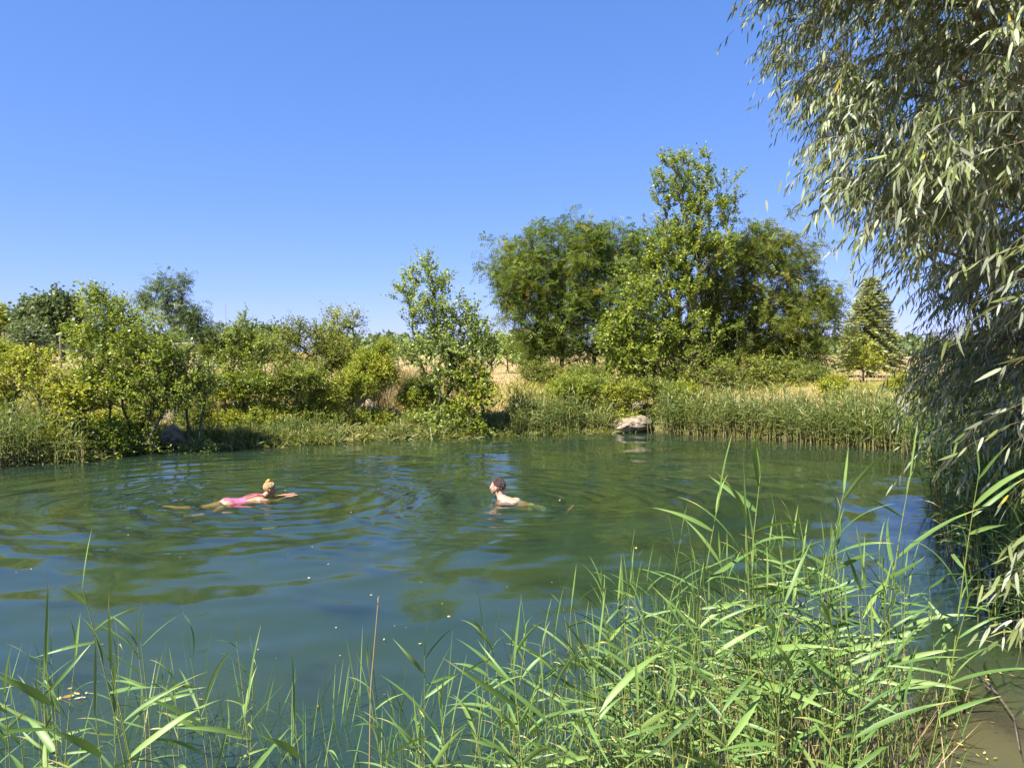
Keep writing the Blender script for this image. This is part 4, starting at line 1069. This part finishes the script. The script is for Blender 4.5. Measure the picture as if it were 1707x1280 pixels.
# floating leaves
def float_mesh(k):
    rr = random.Random(k); A = Acc(); W = rr.uniform(.3, .75)
    V = np.array([[0, 0, 0], [.3, W * .4, .08], [.7, W * .38, .10], [1, 0, .18], [.7, -W * .38, .03], [.3, -W * .4, .02], [.5, 0, 0.0]])
    V[:, 0] -= .5
    A.add(V, [np.array([[6, 0, 5], [6, 1, 0], [6, 2, 1], [6, 3, 2], [6, 4, 3], [6, 5, 4]])], np.full(7, rr.random()))
    me = A.mesh('floating_leaf'); me.materials.append(M['dead_leaf']); return me


FM = [float_mesh(k) for k in range(6)]
rr = random.Random(9)
spots = [(547, 942), (628, 938), (505, 973), (560, 1048), (677, 1048), (588, 1136), (585, 855), (645, 845), (737, 1008), (702, 972), (845, 980), (920, 972), (1373 - 440, 835), (515, 965), (480, 925), (300, 930),
         (173, 803), (266, 820), (150, 760), (214, 893), (52, 950), (430, 1085), (335, 1168), (213, 1138), (1420, 1150), (1060, 915), (640, 1160), (700, 1075), (640, 1068), (530, 1180), (460, 1100)]
for k in range(16): spots.append((rr.uniform(20, 1100), rr.uniform(790, 1120)))
for k in range(26): spots.append((rr.uniform(1560, 1700), rr.uniform(1110, 1275)))
for k in range(30): spots.append((rr.uniform(1100, 1500), rr.uniform(1080, 1270)))
for k in range(9): spots.append((rr.gauss(125, 22), rr.gauss(1165, 9)))
rgt = 'yellow fallen leaf floating on the muddy water at the lower right'; mid = 'small fallen leaf floating on the open water'
for k, (px, py) in enumerate(spots):
    p0 = onz(px, py)
    o = link('floating_leaf', rr.choice(FM)); o.location = (p0[0], p0[1], .012); o.rotation_euler = (rr.gauss(0, .15), rr.gauss(0, .15), rr.uniform(0, 6.28))
    s_ = rr.uniform(.022, .050) * (.7 if py < 1120 and px < 1540 else 1) * (1.5 if 60 < px < 190 and py > 1130 else 1) * (1.1 if px > 1100 else 1)
    o.scale = (s_, s_, s_)
    if px > 1540: lab, g = rgt, 'fallen leaves on the muddy water'
    elif px > 1100: lab, g = 'fallen leaf floating between the stems of the dense reed clump', 'fallen leaves between the reeds'
    elif 60 < px < 190 and py > 1130: lab, g = 'curled yellow leaf in the floating cluster at the lower left', 'cluster of floating leaves'
    else: lab, g = mid, 'fallen leaves on the open water'
    tag(o, lab, 'leaf', g)

# ------------------------------------------------------------------ the two swimmers
def skin_chain(bm_parts, joints):
    """joints: list of (pos, radius); round bridges between them"""
    bm_parts.append(joints)


def body_mesh(chains, balls, voxel, smooth=4):
    bm = bmesh.new()
    def ball(c_, r3, rot=None):
        res = bmesh.ops.create_icosphere(bm, subdivisions=3, radius=1)
        mt = Matrix.Translation(c_) @ (rot.to_matrix().to_4x4() if rot else Matrix.Identity(4)) @ Matrix.Diagonal((*r3, 1))
        bmesh.ops.transform(bm, matrix=mt, verts=res['verts'])
    for ch in chains:
        for (a, ra), (b2, rb) in zip(ch[:-1], ch[1:]):
            a = Vector(a); b2 = Vector(b2); L = (b2 - a).length; q_ = (b2 - a).to_track_quat('Z', 'X')
            ra_ = ra if isinstance(ra, tuple) else (ra, ra); rb_ = rb if isinstance(rb, tuple) else (rb, rb)
            vs = []; k_ = 14; side = Vector((0, 0, 1)); D = (b2 - a).normalized()
            U = side - D * side.dot(D)
            U = U.normalized() if U.length > .05 else Vector((0, 1, 0)); S = U.cross(D).normalized()
            rings_ = []
            for p_, r2 in ((a, ra_), (b2, rb_)):
                rings_.append([bm.verts.new(p_ + S * r2[0] * math.cos(t_) + U * r2[1] * math.sin(t_)) for t_ in [2 * math.pi * i_ / k_ for i_ in range(k_)]])
            for i_ in range(k_):
                bm.faces.new((rings_[0][i_], rings_[0][(i_ + 1) % k_], rings_[1][(i_ + 1) % k_], rings_[1][i_]))
            bm.faces.new(rings_[0][::-1]); bm.faces.new(rings_[1])
            rot = Matrix((S, U, D)).transposed().to_quaternion()
            ball(a, (ra_[0], ra_[1], min(ra_)), rot); ball(b2, (rb_[0], rb_[1], min(rb_)), rot)
    for c_, r3, rot in balls: ball(Vector(c_), r3, rot)
    bmesh.ops.recalc_face_normals(bm, faces=bm.faces)
    me = bpy.data.meshes.new('body'); bm.to_mesh(me); bm.free()
    o = bpy.data.objects.new('body', me); COL.objects.link(o)
    m_ = o.modifiers.new('r', 'REMESH'); m_.mode = 'VOXEL'; m_.voxel_size = voxel; m_.use_smooth_shade = True
    s_ = o.modifiers.new('s', 'SMOOTH'); s_.iterations = smooth; s_.factor = .5
    dg = bpy.context.evaluated_depsgraph_get(); dg.update()
    out_ = bpy.data.meshes.new_from_object(o.evaluated_get(dg)); out_.name = 'body'
    bpy.data.objects.remove(o); bpy.data.meshes.remove(me)
    out_.polygons.foreach_set('use_smooth', np.ones(len(out_.polygons), dtype=bool))
    return out_


def shell(me, name, test, off, mat, parent):
    """clothing cut from the body surface and lifted off it"""
    bm = bmesh.new(); bm.from_mesh(me)
    kill = [f for f in bm.faces if not test(f.calc_center_median())]
    bmesh.ops.delete(bm, geom=kill, context='FACES')
    bm.normal_update()
    for v in bm.verts: v.co += v.normal * off
    m2_ = bpy.data.meshes.new(name); bm.to_mesh(m2_); bm.free(); m2_.materials.clear()
    return link(name, m2_, mat, parent)


def hand(chains, wrist, dirv, up_, s_=1.0, curl=.15):
    D = Vector(dirv).normalized(); U = Vector(up_); U = (U - D * U.dot(D)).normalized(); S = D.cross(U)
    w0 = Vector(wrist); palm = w0 + D * .085 * s_
    for k_, (o_, L_) in enumerate(((-.030, .066), (-.010, .078), (.010, .072), (.029, .056))):
        kn = palm + S * o_ * s_
        chains.append([(w0 + S * o_ * .55 * s_, .013 * s_), (kn, .0105 * s_), (kn + (D * .5 - U * curl * .3) * L_ * s_ + S * o_ * .15, .009 * s_), (kn + (D * 1 - U * curl) * L_ * s_ + S * o_ * .3, .007 * s_)])
    t0 = w0 + D * .025 * s_ - S * .022 * s_
    chains.append([(w0, .013 * s_), (t0, .013 * s_), (t0 + (D * .6 - S * .8) * .035 * s_, .011 * s_), (t0 + (D * 1.1 - S * .95) * .055 * s_, .008 * s_)])


def make_head(balls, chains, c_, face, up_, s_=1.0):
    """skull, jaw, nose, brow, ears; face: direction looked at"""
    Fv = Vector(face).normalized(); Uv = Vector(up_); Uv = (Uv - Fv * Uv.dot(Fv)).normalized(); Sv = Uv.cross(Fv)
    rot = Matrix((Fv, Sv, Uv)).transposed().to_quaternion(); P = lambda f_, s2, u_: Vector(c_) + (Fv * f_ + Sv * s2 + Uv * u_) * s_
    balls.append((P(-.012, 0, .03), (.098 * s_, .076 * s_, .088 * s_), rot))
    balls.append((P(.035, 0, -.025), (.055 * s_, .058 * s_, .075 * s_), rot))
    balls.append((P(.066, 0, -.088), (.020 * s_, .026 * s_, .018 * s_), rot))
    balls.append((P(.082, 0, .028), (.012 * s_, .045 * s_, .010 * s_), rot))
    chains.append([(P(.082, 0, .012), .009 * s_), (P(.108, 0, -.026), .0125 * s_)])
    balls.append((P(.084, 0, -.056), (.014 * s_, .026 * s_, .012 * s_), rot))
    for q_ in (-1, 1):
        balls.append((P(-.005, .076 * q_, -.012), (.020 * s_, .009 * s_, .031 * s_), rot))
        balls.append((P(.050, .034 * q_, -.022), (.028 * s_, .024 * s_, .026 * s_), rot))
    return P, rot


def face_parts(P, rot, s_, parent):
    for q_ in (-1, 1):
        for nm, f_, rad_, mt in (('eye', .080, .0125, 'eye'), ('pupil', .0895, .0052, 'pupil')):
            bm = bmesh.new(); bmesh.ops.create_uvsphere(bm, u_segments=12, v_segments=8, radius=rad_ * s_); me = bpy.data.meshes.new(nm); bm.to_mesh(me); bm.free()
            o = link(nm, me, M[mt], parent); o.location = P(f_, .031 * q_, .010)
    bm = bmesh.new(); bmesh.ops.create_uvsphere(bm, u_segments=14, v_segments=8, radius=1); me = bpy.data.meshes.new('lips')
    bmesh.ops.transform(bm, matrix=rot.to_matrix().to_4x4() @ Matrix.Diagonal((.008 * s_, .022 * s_, .0065 * s_, 1)), verts=bm.verts); bm.to_mesh(me); bm.free()
    o = link('lips', me, M['lips'], parent); o.location = P(.094, 0, -.055)


def hair_mesh(name, P, rot, s_, test, rad3, bump_, mat, parent, ofs=(-.014, 0, .034), freq=28):
    bm = bmesh.new(); bmesh.ops.create_icosphere(bm, subdivisions=5, radius=1)
    kill = [v for v in bm.verts if not test(v.co)]
    bmesh.ops.delete(bm, geom=kill, context='VERTS')
    for v in bm.verts:
        n_ = mnoise.noise(v.co * 3.2) * .5 + mnoise.noise(Vector((v.co.x * 4, v.co.y * freq * .5, v.co.z * 5))) * .8
        v.co = Vector((v.co.x * rad3[0], v.co.y * rad3[1], v.co.z * rad3[2])) * (1 + bump_ * n_) * s_
    for f_ in bm.faces: f_.smooth = True
    me = bpy.data.meshes.new(name); bm.to_mesh(me); bm.free()
    o = link(name, me, M[mat], parent); o.location = P(*ofs); o.rotation_mode = 'QUATERNION'; o.rotation_quaternion = rot
    return o


# woman: breast stroke, heading right and slightly away; local X = heading
hd = Vector((.83, .56, 0))
ang = math.atan2(hd.y, hd.x)
W0 = Vector((-4.26, 11.2, -.050))
wom = empty('person', W0, 'woman in a pink swimsuit swimming breaststroke to the right, blond hair pinned up', 'person')
wom.rotation_euler = (0, 0, ang); wom.scale = (.88, .90, .92)
ch = []; bl = []
ch.append([((-.06, 0, .015), (.155, .095)), ((.10, 0, .01), (.135, .085)), ((.26, 0, .02), (.15, .09)), ((.40, 0, .045), (.165, .085)), ((.46, 0, .055), (.12, .065)), ((.53, 0, .085), (.055, .052)), ((.585, 0, .13), (.050, .050))])
for q_ in (-1, 1):
    bl.append(((-.10, .075 * q_, .03), (.12, .085, .085), None))
    if q_ < 0: leg = [((-.05, -.085, 0), .088), ((-.22, -.19, -.02), .075), ((-.40, -.30, -.045), .052), ((-.60, -.385, -.045), .048), ((-.78, -.46, -.03), .033)]
    else: leg = [((-.05, .085, 0), .088), ((-.24, .14, -.015), .076), ((-.44, .19, -.035), .053), ((-.66, .26, -.03), .048), ((-.86, .33, -.015), .033)]
    ch.append(leg)
    a = Vector(leg[-1][0]); d_ = (a - Vector(leg[-2][0])).normalized()
    ch.append([(a, .034), (a + d_ * .05 + Vector((0, .02 * q_, .01)), .032), (a + d_ * .13 + Vector((0, .05 * q_, .02)), (.038, .022)), (a + d_ * .185 + Vector((0, .07 * q_, .02)), (.036, .014))])
    arm = [((.42, .15 * q_, .05), .055), ((.56, .20 * q_, .015), .045), ((.70, .17 * q_, .01), .038), ((.84, .12 * q_, .03), .034), ((.95, .085 * q_, .055), .024)]
    ch.append(arm)
    a = Vector(arm[-1][0]); hand(ch, a, Vector((1, -.12 * q_, .10)), (0, 0, 1), 1.0, .05)
hc = Vector((.635, 0, .205))
P, rot = make_head(bl, ch, hc, (.95, -.25, -.10), (.1, 0, 1), 1.0)
me = body_mesh(ch, bl, .0065); body = link('body', me, M['skin_f'], wom)


def suit_test(c_):
    if c_.x > .36 or c_.x < -.155: return False
    if c_.z < -.2: return False
    if abs(c_.y) > .19: return False
    if c_.x < -.02: return abs(c_.y) < .165 + .9 * (c_.x + .02) * .75 or c_.x > -.05
    if c_.x > .20 and c_.z > .0: return False
    return True


shell(me, 'swimsuit', suit_test, .005, M['suit'], wom)
A = Acc()
for q_ in (-1, 1):
    strap = np.array([[.19, .075 * q_, .102], [.30, .080 * q_, .122], [.40, .075 * q_, .134], [.50, .05 * q_, .118]]); tubes(A, strap[:-1], strap[1:], np.full(3, .009), np.full(3, .009), 6)
    st = link('strap', A.mesh('strap', True), M['suit'], wom); A = Acc()
face_parts(P, rot, 1.0, wom)
hair_mesh('hair', P, rot, 1.0, lambda c_: c_.x < .42 + .5 * max(c_.z, 0) and (c_.z > -.55 or c_.x < -.2) and not (c_.x > -.05 and c_.z < -.05), (.108, .087, .098), .07, 'blond', wom)
hair_mesh('hair_bun', P, rot, 1.0, lambda c_: True, (.042, .046, .026), .25, 'blond', wom, (-.045, 0, .122), 10)
bm = bmesh.new(); bmesh.ops.create_uvsphere(bm, u_segments=12, v_segments=8, radius=1)
for v in bm.verts: v.co = Vector((v.co.x * .032, v.co.y * .045, v.co.z * .012 + .02 * v.co.y ** 2))
me2 = bpy.data.meshes.new('hair_clip'); bm.to_mesh(me2); bm.free(); o = link('hair_clip', me2, M['clip'], wom); o.location = P(-.03, 0, .140)

# man: head up, facing left, chest low in the water, legs trailing to the right
M0 = Vector((-.10, 11.42, -.09))
man = empty('person', M0, 'dark-haired man with bare back swimming to the left in pale shorts', 'person')
man.rotation_euler = (0, 0, math.pi - .22)                    # local X = heading (left, slightly away)
ch = []; bl = []
ch.append([((-.56, 0, -.10), (.15, .10)), ((-.42, 0, -.075), (.145, .095)), ((-.28, 0, -.035), (.16, .10)), ((-.10, 0, .0), (.185, .10)), ((0, 0, .045), (.175, .09)), ((.05, 0, .09), (.115, .08)), ((.085, 0, .14), (.066, .06)), ((.10, 0, .18), (.060, .06))])
for q_ in (-1, 1):
    bl.append(((-.13, .11 * q_, .045), (.10, .07, .05), None))
    if q_ > 0: leg = [((-.56, .09, -.11), .092), ((-.60, .20, -.28), .078), ((-.58, .28, -.44), .058), ((-.76, .27, -.22), .052), ((-.94, .26, -.07), .036)]
    else: leg = [((-.56, -.09, -.11), .092), ((-.66, -.20, -.26), .078), ((-.70, -.26, -.40), .058), ((-.90, -.28, -.30), .052), ((-1.1, -.30, -.22), .036)]
    ch.append(leg); a = Vector(leg[-1][0]); d_ = (a - Vector(leg[-2][0])).normalized()
    ch.append([(a, .036), (a + d_ * .10, (.040, .028)), (a + d_ * .2 + Vector((0, 0, .02)), (.040, .016))])
    arm = [((.0, .19 * q_, .03), .062), ((.10, .27 * q_, -.06), .05), ((.22, .30 * q_, -.10), .042), ((.34, .22 * q_, -.10), .038), ((.45, .14 * q_, -.09), .026)]
    ch.append(arm); hand(ch, arm[-1][0], Vector((1, -.3 * q_, 0)), (0, 0, 1), 1.05, .1)
hc = Vector((.135, 0, .27))
P, rot = make_head(bl, ch, hc, (1, -.10, .03), (0, 0, 1), 1.06)
me = body_mesh(ch, bl, .0065); link('body', me, M['skin_m'], man)
shell(me, 'swim_shorts', lambda c_: c_.x < -.38 and c_.z > -.36 and c_.x > -.80 and not (c_.z < -.14 and c_.x < -.68 and abs(c_.y) > .22), .010, M['shorts'], man)
face_parts(P, rot, 1.06, man)
hair_mesh('hair', P, rot, 1.06, lambda c_: c_.x < .30 + .75 * max(c_.z, 0) and not (c_.x > -.30 and c_.z < .02) and c_.z > -.62, (.112, .090, .106), .13, 'brown_hair', man, freq=14)

# reeds that share a row and neighbour are told apart by their order from the left
cells = {}
for o in list(COL.objects):
    if o.parent is None and o.get('category') == 'reed': cells.setdefault(o['label'], []).append(o)
NTH = ['leftmost', 'second from left', 'third from left', 'fourth from left', 'fifth from left', 'sixth from left', 'seventh from left', 'eighth from left', 'ninth from left', 'tenth from left', 'eleventh from left', 'twelfth from left']
for lab, os_ in cells.items():
    if len(os_) < 2: continue
    os_.sort(key=lambda o: o.location.x / o.location.y)
    for q_, o in enumerate(os_): o['label'] = '%s, %s' % (lab, NTH[min(q_, 11)])
